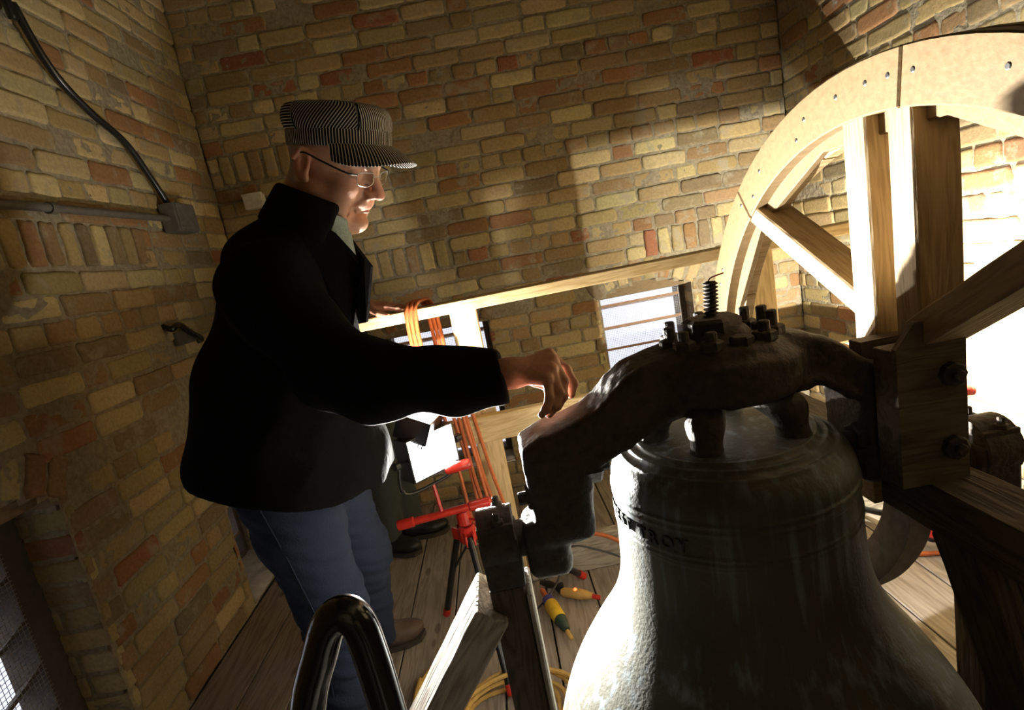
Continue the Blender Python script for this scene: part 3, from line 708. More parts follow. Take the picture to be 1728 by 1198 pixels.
# ------------------------------------------------------------------ wooden bell wheel in the plane x = 0.60
WY, WZ = .872, .675
wheel = empty('bell_wheel', (.63, WY, WZ), 'big pale new wooden bell wheel with braced spokes standing right of the bell', 'wheel')
m_rim = wood('rim_wood', (.21, .14, .062), (.16, .10, .042), .6, .0006, .8, knots=False, ring=.03)
def arc_piece(name, x0, x1, r0, r1, a0, a1, mat, chord_in=0.0):
    n = 14; V = []; F = []
    for i in range(n + 1):
        a = a0 + (a1 - a0) * i / n; f = 1 - (2 * i / n - 1) ** 2
        for (x, r) in ((x0, r0 - chord_in * f * -1), (x0, r1), (x1, r1), (x1, r0 - chord_in * f * -1)): V.append((x, WY + r * math.cos(a), WZ + r * math.sin(a)))
    for i in range(n):
        for k in range(4): F.append((4 * i + k, 4 * i + (k + 1) % 4, 4 * i + 4 + (k + 1) % 4, 4 * i + 4 + k))
    F += [(0, 1, 2, 3), (4 * n + 3, 4 * n + 2, 4 * n + 1, 4 * n)]
    mb = MB().add(V, F); o = mb.obj(name, mat, wheel)
    bm = bmesh.new(); bm.from_mesh(o.data); bmesh.ops.bevel(bm, geom=[e for e in bm.edges if len(e.link_faces) == 2 and e.calc_face_angle(0) > R(40)], offset=.0025, segments=1, affect='EDGES'); bm.to_mesh(o.data); bm.free()
    return o
for k in range(8):
    a0 = R(8 + 45 * k); arc_piece('rim_segment', .600, .628, .622, .702, a0 + .002, a0 + R(45) - .002, m_rim)
for k in range(8):
    a0 = R(30 + 45 * k); arc_piece('rim_segment', .640, .668, .600, .702, a0 + .002, a0 + R(45) - .002, m_oak)
arc_piece('rope_groove', .626, .642, .606, .686, 0, 2 * math.pi - .0001, m_rim).data.shade_flat()
for a in (52, 57, 75, 78, 86, 92, 96, 100, 34, 30, 12, 62, 112, 118):
    an = R(a); rr = .645 if a % 2 else .668
    MB().lathe([(.0045, 0), (.003, .0012)], 10, Matrix.Translation((.600, WY + rr * math.cos(an), WZ + rr * math.sin(an))) @ Matrix.Rotation(R(-90), 4, 'Y')).obj('screw', m_steel, wheel)
beam('spoke', (.644, .892, .735), (.644, .889, 1.312), .078, .055, m_oak, wheel, up=(0, 1, 0), rough=.0012)
beam('spoke', (.640, .796, .735), (.640, .792, 1.325), .070, .048, m_oak, wheel, up=(0, 1, 0), rough=.0012)
MB().box((.584, .866, .655), (.599, .944, .93), .002).obj('spoke_foot', m_oak, wheel)
beam('brace', (.643, .905, 1.000), (.643, 1.268, 1.188), .075, .040, m_oak, wheel, rough=.0012)
beam('brace', (.640, .790, .965), (.640, .470, 1.165), .075, .046, m_oak, wheel, rough=.0012)
beam('brace', (.650, .735, .665), (.650, .485, .115), .085, .085, m_old, wheel, up=(0, 1, 0), rough=.002)
beam('brace', (.650, 1.035, .665), (.650, 1.28, .14), .07, .06, m_old, wheel, up=(0, 1, 0), rough=.002)
beam('cross_beam', (.647, .235, .695), (.647, 1.52, .695), .094, .080, m_old, wheel, rough=.003)
# cheek blocks against the yoke and their bolts
MB().prism([(.560, .735), (.665, .735), (.665, .978), (.590, .992), (.560, .955)], .762, .771, axis=1).box((.560, .771, .735), (.598, .812, .952), .002).obj('cheek_block', m_worn_block, wheel)
MB().prism([(.560, .735), (.655, .735), (.655, .955), (.560, .955)], .838, .868, axis=1).obj('cheek_block', m_old, wheel)
for (x, z) in ((.640, .905), (.640, .790)): hexnut('bolt', (x, .766, z), (0, -1, 0), .019, .016, wheel, n=8, stub=.006)
for (y, z) in ((.90, .745), (.905, .80)): hexnut('screw', (.597, y, z), (-1, 0, 0), .005, .002, wheel, n=8, mat=m_steel)
# pale bow-shaped strut under the cross beam
def bow(x0, x1, pts, w, mat, name, parent, label=None):
    c = bez(pts, 8); V = []; F = []; n = len(c)
    for i, p in enumerate(c):
        t = (c[min(i + 1, n - 1)] - c[max(i - 1, 0)]).normalized(); q = Vector((0, -t.z, t.y))
        for (x, s_) in ((x0, -w), (x0, w), (x1, w), (x1, -w)): V.append((x, p.y + q.y * s_ / 2, p.z + q.z * s_ / 2))
    for i in range(n - 1):
        for k in range(4): F.append((4 * i + k, 4 * i + (k + 1) % 4, 4 * i + 4 + (k + 1) % 4, 4 * i + 4 + k))
    F += [(0, 1, 2, 3), (4 * n - 1, 4 * n - 2, 4 * n - 3, 4 * n - 4)]
    return MB().add(V, F).obj(name, mat, parent, label=label)
m_mauve = plain('weathered_board', (.56, .51, .52), .85, bump=.002, scale=60)
bow(.602, .640, [(0, .835, .668), (0, .850, .61), (0, .890, .54), (0, .945, .475), (0, 1.03, .40), (0, 1.13, .34)], .062, m_mauve, 'bowed_strut', wheel, 'pale mauve grey bowed strut')

# ------------------------------------------------------------------ timber stands that carry the axle
def stand(sx, x, zt, label):
    st = empty('bell_stand', (x, BY, 0), label, 'stand', 'pair of timber stands carrying the bell')
    X = lambda d: x + sx * d
    def bxs(name, a, b, mat, bev=.004, lab=None):
        lo = [min(a[0], b[0]), min(a[1], b[1]), min(a[2], b[2])]; hi = [max(a[0], b[0]), max(a[1], b[1]), max(a[2], b[2])]
        return MB().box(lo, hi, bev).obj(name, mat, st, label=lab)
    bxs('bearing_block', (X(.030), .835, zt - .10), (X(-.034), .925, zt - .012), m_iron, .006)
    MB().lathe([(.052, -.030), (.052, .030)], 24, Matrix.Translation((x, BY, zt - .025)) @ Matrix.Rotation(R(90), 4, 'Y')).obj('bearing_cap', m_iron, st, True)
    bxs('bearing_plate', (X(.031), .838, zt + .004), (X(-.031), .922, zt + .014), m_iron, .002)
    for y in (.848, .912): hexnut('bolt_nut', (x + .006, y, zt + .012), (0, 0, 1), .011, .010, st, stub=.010, stub_r=.006)
    beam('post', (x, BY, 0), (x, BY, zt - .101), .060, .078, m_old, st, up=(0, 1, 0), rough=.0015)
    if sx < 0: beam('side_board', (X(-.036), BY - .004, 0), (X(-.036), BY - .004, zt - .115), .010, .088, m_grey_timber, st, up=(0, 1, 0))
    p0 = Vector((X(.032), BY, zt - .135)); p1 = Vector((X(.47), BY, .0))
    beam('buttress', tuple(p0), tuple(p1), .120, .060, m_grey_timber, st, rough=.002)
    for dy in (-.33, .33): beam('sill_beam', (x, BY - .055 * (1 if dy > 0 else -1) * -1, .035), (x, BY + dy, .035), .07, .07, m_old, st)
    return st
stand(-1, -.072, .750, 'dark timber stand with a pale buttress carrying the left end of the bell axle')
stand(1, .790, .745, 'dark timber stand behind the wheel carrying the right end of the bell axle')

# ------------------------------------------------------------------ railing
rail = empty('guard_railing', (.3, 1.82, 0), 'pale new pine guard railing with two posts in front of the back wall', 'railing')
beam('top_rail', (-.48, 1.825, 1.052), (XR - .004, 1.825, 1.070), .089, .038, m_pine, rail)
beam('middle_rail', (-.33, 1.780, .635), (XR - .004, 1.780, .650), .038, .089, m_pine, rail)
beam('post', (-.110, 1.819, .0), (-.110, 1.819, 1.042), .089, .038, m_pine, rail, up=(0, 1, 0))
beam('post', (.885, 1.819, .0), (.885, 1.819, 1.048), .089, .038, m_pine, rail, up=(0, 1, 0))
beam('toe_board', (-.06, 1.862, .070), (XR - .004, 1.880, .070), .038, .14, m_grey_timber, rail)

# ------------------------------------------------------------------ glossy black looped hand hold in the foreground
lp = empty('tubular_handhold', (-.24, .6, 0), 'glossy black bent steel tube loop rising in the lower foreground beside the jeans', 'handrail')
m_loop = m_gloss
LP = [(-.385, .58, 0), (-.382, .585, .30), (-.352, .59, .56), (-.322, .60, .698), (-.288, .60, .772), (-.268, .60, .808), (-.249, .60, .818), (-.235, .60, .802), (-.230, .60, .760), (-.227, .60, .676), (-.222, .60, .45), (-.215, .60, .2), (-.21, .60, 0)]
MB().tube(bez(LP, 10), .0215, 20).obj('tube', m_loop, lp, True)
for p in (LP[0], LP[-1]): MB().lathe([(.045, 0), (.045, .006), (.022, .010)], 20, Matrix.Translation(p)).obj('foot_flange', m_blackmetal, lp)

# ------------------------------------------------------------------ work lights on tripods
def lamp_head(L, n, root, sc=1.0, bracket=True):
    n = Vector(n).normalized(); u = Vector((0, 0, 1)).cross(n).normalized(); v = n.cross(u)
    Mx = Matrix.Identity(4)
    for i in range(3): Mx[i][0] = u[i]; Mx[i][1] = v[i]; Mx[i][2] = n[i]; Mx[i][3] = L[i]
    W, H = .085 * sc, .065 * sc
    mb = MB()                                   # open-fronted housing
    for lo, hi in (((-W, -H, -.05), (-W + .004, H, .018)), ((W - .004, -H, -.05), (W, H, .018)), ((-W, -H, -.05), (W, -H + .004, .018)), ((-W, H - .004, -.05), (W, H, .018 + .0)), ((-W, -H, -.054), (W, H, -.05))): mb.box(lo, hi, .0012, Mx)
    hs = mb.obj('lamp_housing', m_blackmetal, root)
    for k in range(7): MB().box((-W * .8, -H + .012 + k * .016 * sc, -.075), (W * .8, -H + .016 + k * .016 * sc, -.054), .0008, Mx).obj('cooling_fin', m_blackmetal, hs)
    MB().box((-W + .006, -H + .006, .0005), (W - .006, H - .006, .0035), .0, Mx).obj('lamp_glass', m_glow, hs)
    br = MB()
    P = lambda a, b, c: Mx @ Vector((a, b, c))
    br.tube(bez([P(-W - .004, 0, -.01), P(-W - .016, -.01, -.02), P(-W - .016, -H - .03, -.03), P(0, -H - .045, -.03), P(W + .016, -H - .03, -.03), P(W + .016, -.01, -.02), P(W + .004, 0, -.01)], 6), .0055, 8)
    if bracket: br.obj('bracket', m_blackmetal, hs, True)
    for s_ in (-1, 1) if bracket else (): MB().lathe([(.012, 0), (.014, .004), (.014, .018), (.010, .022)], 12, Mx @ Matrix.Translation((s_ * (W + .018), 0, -.012)) @ Matrix.Rotation(R(90 * s_), 4, 'Y')).obj('knob', m_blackmetal, hs)
    return P(0, -H - .045, -.03), Mx
def tripod(x, y, zbar, feet, label, head_L, head_n, bar_a, bar_b, clampz, grip=None, extra=None, hsc=1.0, br=True):
    t = empty('work_light', (x, y, 0), label, 'lamp', 'work lights on tripods')
    MB().lathe([(.0145, clampz - .05), (.0145, zbar - .10)], 14, Matrix.Translation((x, y, 0))).obj('lower_tube', m_blackmetal, t, True)
    MB().lathe([(.010, zbar - .11), (.010, zbar)], 14, Matrix.Translation((x, y, 0))).obj('upper_tube', m_blackmetal, t, True)
    col = MB().lathe([(.020, clampz + .03), (.024, clampz + .035), (.024, clampz + .065), (.018, clampz + .075)], 14, Matrix.Translation((x, y, 0))); col.obj('collar', m_red, t)
    cl = MB().lathe([(.024, clampz - .03), (.030, clampz - .022), (.030, clampz + .016), (.022, clampz + .024)], 14, Matrix.Translation((x, y, 0)))
    for fx, fy in feet:
        d = Vector((fx - x, fy - y, 0)).normalized(); Mx = axis_matrix((x + d.x * .02, y + d.y * .02, clampz - .004), d)
        cl.box((0, -.016, -.020), (.034, -.009, .018), .002, Mx); cl.box((0, .009, -.020), (.034, .016, .018), .002, Mx)
    cl.obj('clamp', m_red, t)
    for fx, fy in feet:
        d = Vector((fx - x, fy - y, 0)).normalized(); top = Vector((x, y, clampz)) + d * .04; foot = Vector((fx, fy, .014))
        lg = MB().tube([top, foot], .0115, 12).obj('leg', m_blackmetal, t, True)
        e = (foot - top).normalized(); MB().tube([foot - e * .022, foot + e * .006], .0135, 12).obj('foot_cap', m_red, lg, True)
        mid = top.lerp(foot, .5); MB().tube([mid, (x + d.x * .012, y + d.y * .012, clampz - .045)], .004, 6).obj('stay', m_blackmetal, lg)
    kd = MB().tube([(x + .02, y - .015, clampz + .05), (x + .045, y - .03, clampz + .05)], .004, 8).tube([(x + .045, y - .03, clampz + .038), (x + .045, y - .03, clampz + .066)], .009, 10); kd.obj('clamp_knob', m_red, t)
    a, b_ = Vector(bar_a), Vector(bar_b); MB().tube([a, b_], .012, 12).obj('cross_bar', m_red, t, True)
    d = (b_ - a).normalized()
    for p, q in ((b_ - d * .015, b_ + d * .055), (a + d * .01, a - d * .045)): MB().tube([p, p.lerp(q, .05), p.lerp(q, .95), q], [.0125, .0165, .0165, .013], 10).obj('grip', m_red, t, True)
    base, Mx = lamp_head(head_L, head_n, t, hsc, br)
    if extra: lamp_head(extra[0], extra[1], t, .8, False)
    MB().tube([base, a.lerp(b_, .5)], .006, 8).obj('head_stem', m_red, t)
    if grip:
        MB().tube([grip[0], grip[1]], .006, 8).obj('handle_arm', m_red, t); g0, g1 = Vector(grip[1]), Vector(grip[2])
        MB().tube([g0, g0.lerp(g1, .08), g0.lerp(g1, .92), g1], [.012, .016, .016, .012], 10).obj('handle_grip', m_red, t, True)
    return t
tripod(-.225, 1.62, .46, [(-.373, 1.742), (.125, 1.80), (-.160, 1.33)], 'blazing work light on a red and black tripod beside the man', LAMP_A, NORM_A,
       (-.385, 1.60, .440), (-.185, 1.60, .455), .36, grip=((-.22, 1.585, .60), (-.245, 1.59, .590), (-.165, 1.585, .600)), extra=(LAMP_C, NORM_C))
tb = tripod(1.262, 1.60, .56, [(1.262 + .10, 1.25), (1.17, 1.93), (1.47, 1.62)], 'work light on a tripod hidden behind the bell wheel, aimed at the right wall', LAMP_B, NORM_B,
       (1.15, 1.50, .575), (1.255, 1.50, .566), .075, grip=((1.20, 1.50, .60), (1.285, 1.50, .560), (1.325, 1.50, .555)), hsc=.78, br=False)
# unseen L-shaped black sheet, added to shape the hidden lamp's beam on the walls
q = SRC_B
MB().box((q.x - .15, q.y + .070, q.z + .0548), (q.x + .024, q.y + .0715, q.z + .16), 0).box((q.x - .15, q.y + .070, q.z - .10), (q.x - .0425, q.y + .0715, q.z + .0548), 0).obj('beam_cut_sheet', m_blackmetal, tb)

# ------------------------------------------------------------------ cords
def cord(name, pts, r, mat, label, cat='cord', seg=8, n=10, parent=None):
    o = MB().tube(bez(pts, n), r, seg).obj(name, mat, parent, True)
    return tag(o, label, cat) if not parent else o
# bundle hung over the rail
hb = empty('cord_bundle', (-.22, 1.80, .95), 'coiled orange extension cord looped and knotted over the top rail beside the post', 'cord')
rr = random.Random(3)
for k in range(3):
    o = k * .014; MB().tube(bez([(-.235 - o, 1.745, .80), (-.255 - o, 1.755, .90), (-.262 - o, 1.765, 1.0), (-.255 - o, 1.772, 1.078), (-.24 - o, 1.81, 1.094), (-.215 - o, 1.865, 1.086), (-.205 - o, 1.885, 1.03), (-.20 - o, 1.87, .92), (-.20 - o, 1.84, .82), (-.19 - o, 1.77, .78)], 8), .0065, 8).obj('loop', m_orange, hb, True)
for k in range(3):
    z = .895 - k * .014; MB().tube(bez([(-.27, 1.75, z - .01), (-.245, 1.73, z + .004), (-.20, 1.738, z + .014), (-.178, 1.76, z + .006), (-.19, 1.79, z - .006)], 8), .0065, 8).obj('knot_turn', m_orange, hb, True)
for k in range(3):
    o = k * .03; b0 = .20 + .05 * rr.random()
    MB().tube(bez([(-.245 + o, 1.745 + .01 * (k % 2), .86), (-.235 + o, 1.748, .70), (-.225 + o * 1.1, 1.745 + .02 * (k % 2), .52), (-.215 + o * 1.2, 1.74, b0 + .12), (-.19 + o * 1.3, 1.735, b0), (-.165 + o * 1.2, 1.74, b0 + .1), (-.18 + o, 1.75, .5), (-.19 + o * .8, 1.752, .70), (-.20 + o * .6, 1.75, .86)], 8), .006, 8).obj('loop', m_orange, hb, True)
cord('extension_cord', [(-.15, 1.70, .30), (-.08, 1.74, .12), (.02, 1.80, .155), (.12, 1.845, .153), (.24, 1.83, .13), (.42, 1.78, .02), (.7, 1.70, .008), (1.0, 1.62, .008), (1.25, 1.555, .008), (XR - .02, 1.50, .008)], .0075, m_orange, 'orange extension cord lying across the floor boards behind the bell')
cord('lamp_cable', [(-.1, 1.60, .02), (.02, 1.72, .05), (.09, 1.80, .13), (.2, 1.80, .10), (.4, 1.75, .012), (.6, 1.70, .008)], .0035, m_blackmetal, 'thin black cable running over the toe board behind the bell', 'cable')
cord('pale_cord', [(-.30, 1.66, .008), (-.36, 1.56, .008), (-.43, 1.44, .008), (-.42, 1.36, .008), (-.36, 1.33, .008), (-.29, 1.36, .008), (-.26, 1.42, .03)], .007, m_yellow, 'pale yellow cord curving over the floor left of the buttress')
cord('pale_cord', [(-.43, 1.44, .022), (-.435, 1.36, .022), (-.425, 1.29, .010), (-.41, 1.22, .008), (-.46, 1.17, .008), (-.52, 1.16, .008)], .007, m_yellow, 'pale yellow cord end nearest the black tube loop')
co = empty('coiled_cord', (-.16, 1.25, 0), 'yellow cord coiled on the floor behind the left bell stand', 'cord')
for k in range(5):
    rx, ry = .115 + .012 * k, .085 + .010 * ((k * 3) % 5); pts = []
    for i in range(25):
        a = 2 * math.pi * i / 24; pts.append((-.17 + rx * math.cos(a) + .01 * k, 1.27 + ry * math.sin(a) - .006 * k, .008 + .012 * k + .003 * math.sin(3 * a + k)))
    MB().tube(pts, .0065, 8).obj('coil_turn', m_yellow, co, True)
pl = empty('plug_connector', (.01, 1.52, 0), 'yellow and blue plug lying on the floor beside the left bell stand', 'plug')
def seg(name, a, b, ra, rb, mat): MB().tube([a, Vector(a).lerp(Vector(b), .06), Vector(a).lerp(Vector(b), .94), b], [ra * .85, ra, rb, rb * .85], 14).obj(name, mat, pl, True)
seg('cord_end', (-.03, 1.74, .03), (-.015, 1.68, .03), .009, .010, m_orange)
seg('collar', (-.015, 1.68, .03), (-.010, 1.655, .03), .021, .023, m_blue)
seg('plug_body', (-.010, 1.655, .03), (.012, 1.575, .028), .024, .022, m_yplug)
seg('socket', (.012, 1.575, .028), (.026, 1.525, .022), .021, .012, m_dkgreen)
seg('cord_end', (.026, 1.525, .020), (.037, 1.495, .010), .007, .006, m_yellow)
pk = empty('lighted_connector', (.09, 1.68, 0), 'clear yellow plug connector with a glowing red light on the floor beside the bell', 'plug')
MB().tube([(.035, 1.72, .022), (.045, 1.715, .022), (.10, 1.685, .022), (.135, 1.67, .018)], [.010, .016, .018, .010], 14).obj('plug_body', m_yellow, pk, True)
MB().lathe([(.006, 0), (.005, .006), (.001, .009)], 12, Matrix.Translation((.083, 1.692, .037))).obj('indicator', m_neon, pk)
MB().tube([(.135, 1.67, .018), (.16, 1.658, .014)], .008, 10).obj('cord_end', m_red, pk)
cp = empty('black_clip', (.0, 1.78, 0), 'small black plastic plug lying under the tripod leg by the toe board', 'plug')
MB().tube([(-.03, 1.80, .02), (.0, 1.775, .022), (.02, 1.76, .02), (.035, 1.75, .018)], [.008, .014, .010, .018], 10).obj('plug_body', m_blackmetal, cp, True)
MB().box((.028, 1.735, .004), (.048, 1.765, .030), .003).obj('plug_face', m_blackmetal, cp)
# white marks of daylight debris by the toe board
# ------------------------------------------------------------------ people
def head_frame(yaw, pitch, roll=0.0):
    y, p = R(yaw), R(pitch); f = np.array([math.cos(p) * math.cos(y), math.cos(p) * math.sin(y), -math.sin(p)])
    l = np.array([-math.sin(y), math.cos(y), 0]); u = np.cross(f, l)
    if roll: c, s = math.cos(R(roll)), math.sin(R(roll)); l, u = l * c + u * s, u * c - l * s
    return np.stack([f, l, u], 1)
def head_sdf(Q, old=True):
    """Q in head space: x forward, y left, z up, origin between the ears"""
    S_ = Q.copy(); S_[:, 1] = np.abs(S_[:, 1])
    d = d_ell(Q, (-.006, 0, .032), (.092, .076, .084))
    d = smin(d, d_ell(Q, (.036, 0, -.030), (.060, .061, .078)), .03)
    d = smin(d, d_cap(Q, (.086, 0, .050), (.090, 0, .025), .022, .018), .03)                      # forehead
    d = smin(d, d_cap(S_, (.086, .010, .020), (.074, .044, .022), .0125, .010), .012)              # brow ridge
    d = smin(d, d_ell(S_, (.064, .040, -.026), (.028, .024, .022)), .018)                          # cheek bone
    d = smin(d, d_ell(S_, (.052, .041, -.062), (.030, .019, .030)), .018)                          # lower cheek
    d = smin(d, d_cap(S_, (.010, .058, -.052), (.062, .030, -.098), .018, .018), .022)             # jaw line
    d = smin(d, d_ell(Q, (.084, 0, -.102), (.019, .022, .018)), .016)                              # chin
    d = smin(d, d_ell(Q, (.060, 0, -.112), (.030, .034, .018)), .02)                               # under the chin
    d = smax(d, -d_ell(S_, (.101, .033, .000), (.017, .020, .014)), .010)                          # sockets
    d = smin(d, d_ell(S_, (.078, .033, .000), (.0145, .0165, .0125)), .004)                        # lids over the eyes
    d = smax(d, -d_ell(S_, (.0945, .033, -.0055), (.0045, .0135, .0011)), .0015)                   # slit
    d = smin(d, d_ell(S_, (.084, .030, -.016), (.010, .014, .005)), .006)                          # bags
    d = smin(d, d_cap(Q, (.094, 0, .014), (.118, 0, -.026), .0085, .0115), .010)                   # nose
    d = smin(d, d_ell(Q, (.119, 0, -.032), (.0135, .0125, .011)), .006)
    d = smin(d, d_ell(S_, (.106, .0135, -.036), (.013, .0075, .009)), .006)                        # wings
    d = smax(d, -d_ell(S_, (.112, .0065, -.0435), (.006, .0032, .004)), .002)
    d = smin(d, d_ell(Q, (.089, 0, -.056), (.017, .029, .017)), .012)                              # upper lip
    d = smin(d, d_cap(S_, (.101, 0, -.0625), (.089, .024, -.074), .0045, .002), .005)
    d = smin(d, d_cap(S_, (.099, 0, -.0735), (.088, .020, -.078), .0058, .002), .005)
    d = smax(d, -d_cap(S_, (.1045, 0, -.068), (.087, .028, -.0800), .0010, .0012), .0022)          # mouth
    d = smax(d, -d_ell(Q, (.103, 0, -.084), (.008, .016, .005)), .008)
    if old:
        d = smax(d, -d_cap(S_, (.101, .020, -.038), (.079, .040, -.070), .0022, .0018), .007)      # folds
        d = smax(d, -d_cap(S_, (.080, .036, -.078), (.068, .040, -.100), .0016, .0012), .006)
        for k in range(3): d = smax(d, -d_cap(S_, (.098, .0, .034 + .011 * k), (.086, .036, .036 + .011 * k), .0006, .0004), .0025)
        for k in range(3): d = smax(d, -d_cap(S_, (.070, .052, .002 - .006 * k), (.050, .064, .010 - .013 * k), .0006, .0004), .0022)
        d = smin(d, d_ell(Q, (.040, 0, -.120), (.030, .030, .020)), .025)
    e = d_ell(S_, (-.012, .080, -.004), (.019, .0075, .033)); e = smax(e, -d_ell(S_, (-.006, .089, .000), (.0095, .0075, .018)), .004)
    e = smin(e, d_cap(S_, (-.014, .086, .024), (-.026, .089, .002), .0042, .004), .004); e = smin(e, d_ell(S_, (-.002, .079, -.030), (.009, .006, .009)), .006)
    d = smin(d, e, .006)
    n = d_cap(Q, (-.030, 0, -.045), (-.062, 0, -.175), .056, .060); n = smin(n, d_cap(S_, (-.02, .052, -.05), (.012, .014, -.165), .016, .014), .02)
    return smin(d, n, .022)
def skin_col(Q):
    S_ = Q.copy(); S_[:, 1] = np.abs(S_[:, 1]); base = np.array([.58, .33, .225]); red = np.array([.60, .20, .14]); c = np.tile(base, (len(Q), 1))
    def w(c0, r): return np.exp(-(((S_ - np.array(c0)) / r) ** 2).sum(1))[:, None]
    for c0, r, k in (((.119, 0, -.03), .018, .8), ((.07, .045, -.025), .026, .45), ((-.01, .085, 0), .03, .6), ((.085, .03, -.09), .02, .35), ((.10, 0, -.068), .012, .5)):
        m = w(c0, r) * k; c = c * (1 - m) + red * m
    m = np.clip(w((.088, .030, .021), np.array([.02, .018, .0045])) * 1.2, 0, .75); c = c * (1 - m) + np.array([.30, .26, .22]) * m
    m = ((S_[:, 0] < -.03) & (S_[:, 2] > -.055) & (S_[:, 2] < .2))[:, None] * .6; c = c * (1 - m) + np.array([.30, .27, .24]) * m
    sc = np.sin(Q[:, 0:1] * 900) * np.sin(Q[:, 1:2] * 700 + 3) * np.sin(Q[:, 2:3] * 800); return c * (1 + .05 * sc)
def hand_sdf(P, W, K, F, T, palm=.0135, fr=.0088, wr=.024, fore=None):
    d = None
    for k in range(4):
        e = d_cap(P, W, K[k], palm * 1.15, palm * .86); d = e if d is None else smin(d, e, .014)
    if fore is not None: d = smin(d, d_cap(P, fore, W, wr * 1.35, wr), .02)
    for k in range(4):
        rr = fr * (1, 1.03, .98, .86)[k]; chain = [K[k]] + F[k]; e = d_chain(P, chain, [rr * 1.12, rr * 1.0, rr * .93, rr * .80][:len(chain)], .003)
        for q in chain[1:-1]: e = smin(e, np.linalg.norm(P - np.array(q, np.float32), axis=1) - rr * 1.04, .003)
        d = smin(d, e, .0035)
    e = d_chain(P, T, [fr * 1.7, fr * 1.25, fr * 1.1, fr * .85][:len(T)], .006); return smin(d, e, .007)
def merge(name, parts, mat, parent, cols):
    V = np.concatenate([p[0] for p in parts]); F = []; o = 0
    for v, f in parts: F.append(f + o); o += len(v)
    return mesh_obj(name, V, np.concatenate(F), mat, parent, True, cols=np.concatenate(cols))
def bb(P, m): P = np.array(P); return P.min(0) - m, P.max(0) + m

m_stripe, nt, b = new_mat('striped_cap_cloth')
at1 = N(nt, 'ShaderNodeAttribute'); at1.attribute_name = 'stripe'
fr_ = N(nt, 'ShaderNodeMath', operation='FRACT'); nt.links.new(at1.outputs['Fac'], fr_.inputs[0])
gt = N(nt, 'ShaderNodeMath', operation='GREATER_THAN'); gt.inputs[1].default_value = .70; nt.links.new(fr_.outputs[0], gt.inputs[0])
mx_ = N(nt, 'ShaderNodeMix', data_type='RGBA'); nt.links.new(gt.outputs[0], mx_.inputs[0]); mx_.inputs[6].default_value = (.006, .006, .010, 1); mx_.inputs[7].default_value = (.75, .73, .70, 1)
nt.links.new(mx_.outputs[2], b.inputs['Base Color']); b.inputs['Roughness'].default_value = .9
m_lens, nt, b = new_mat('spectacle_glass'); b.inputs['Base Color'].default_value = (1, 1, 1, 1); b.inputs['Roughness'].default_value = .02; b.inputs['Transmission Weight'].default_value = 1.0; b.inputs['IOR'].default_value = 1.05

def stripes(o, vals):
    a = o.data.attributes.new('stripe', 'FLOAT', 'POINT'); a.data.foreach_set('value', np.array(vals, np.float32))

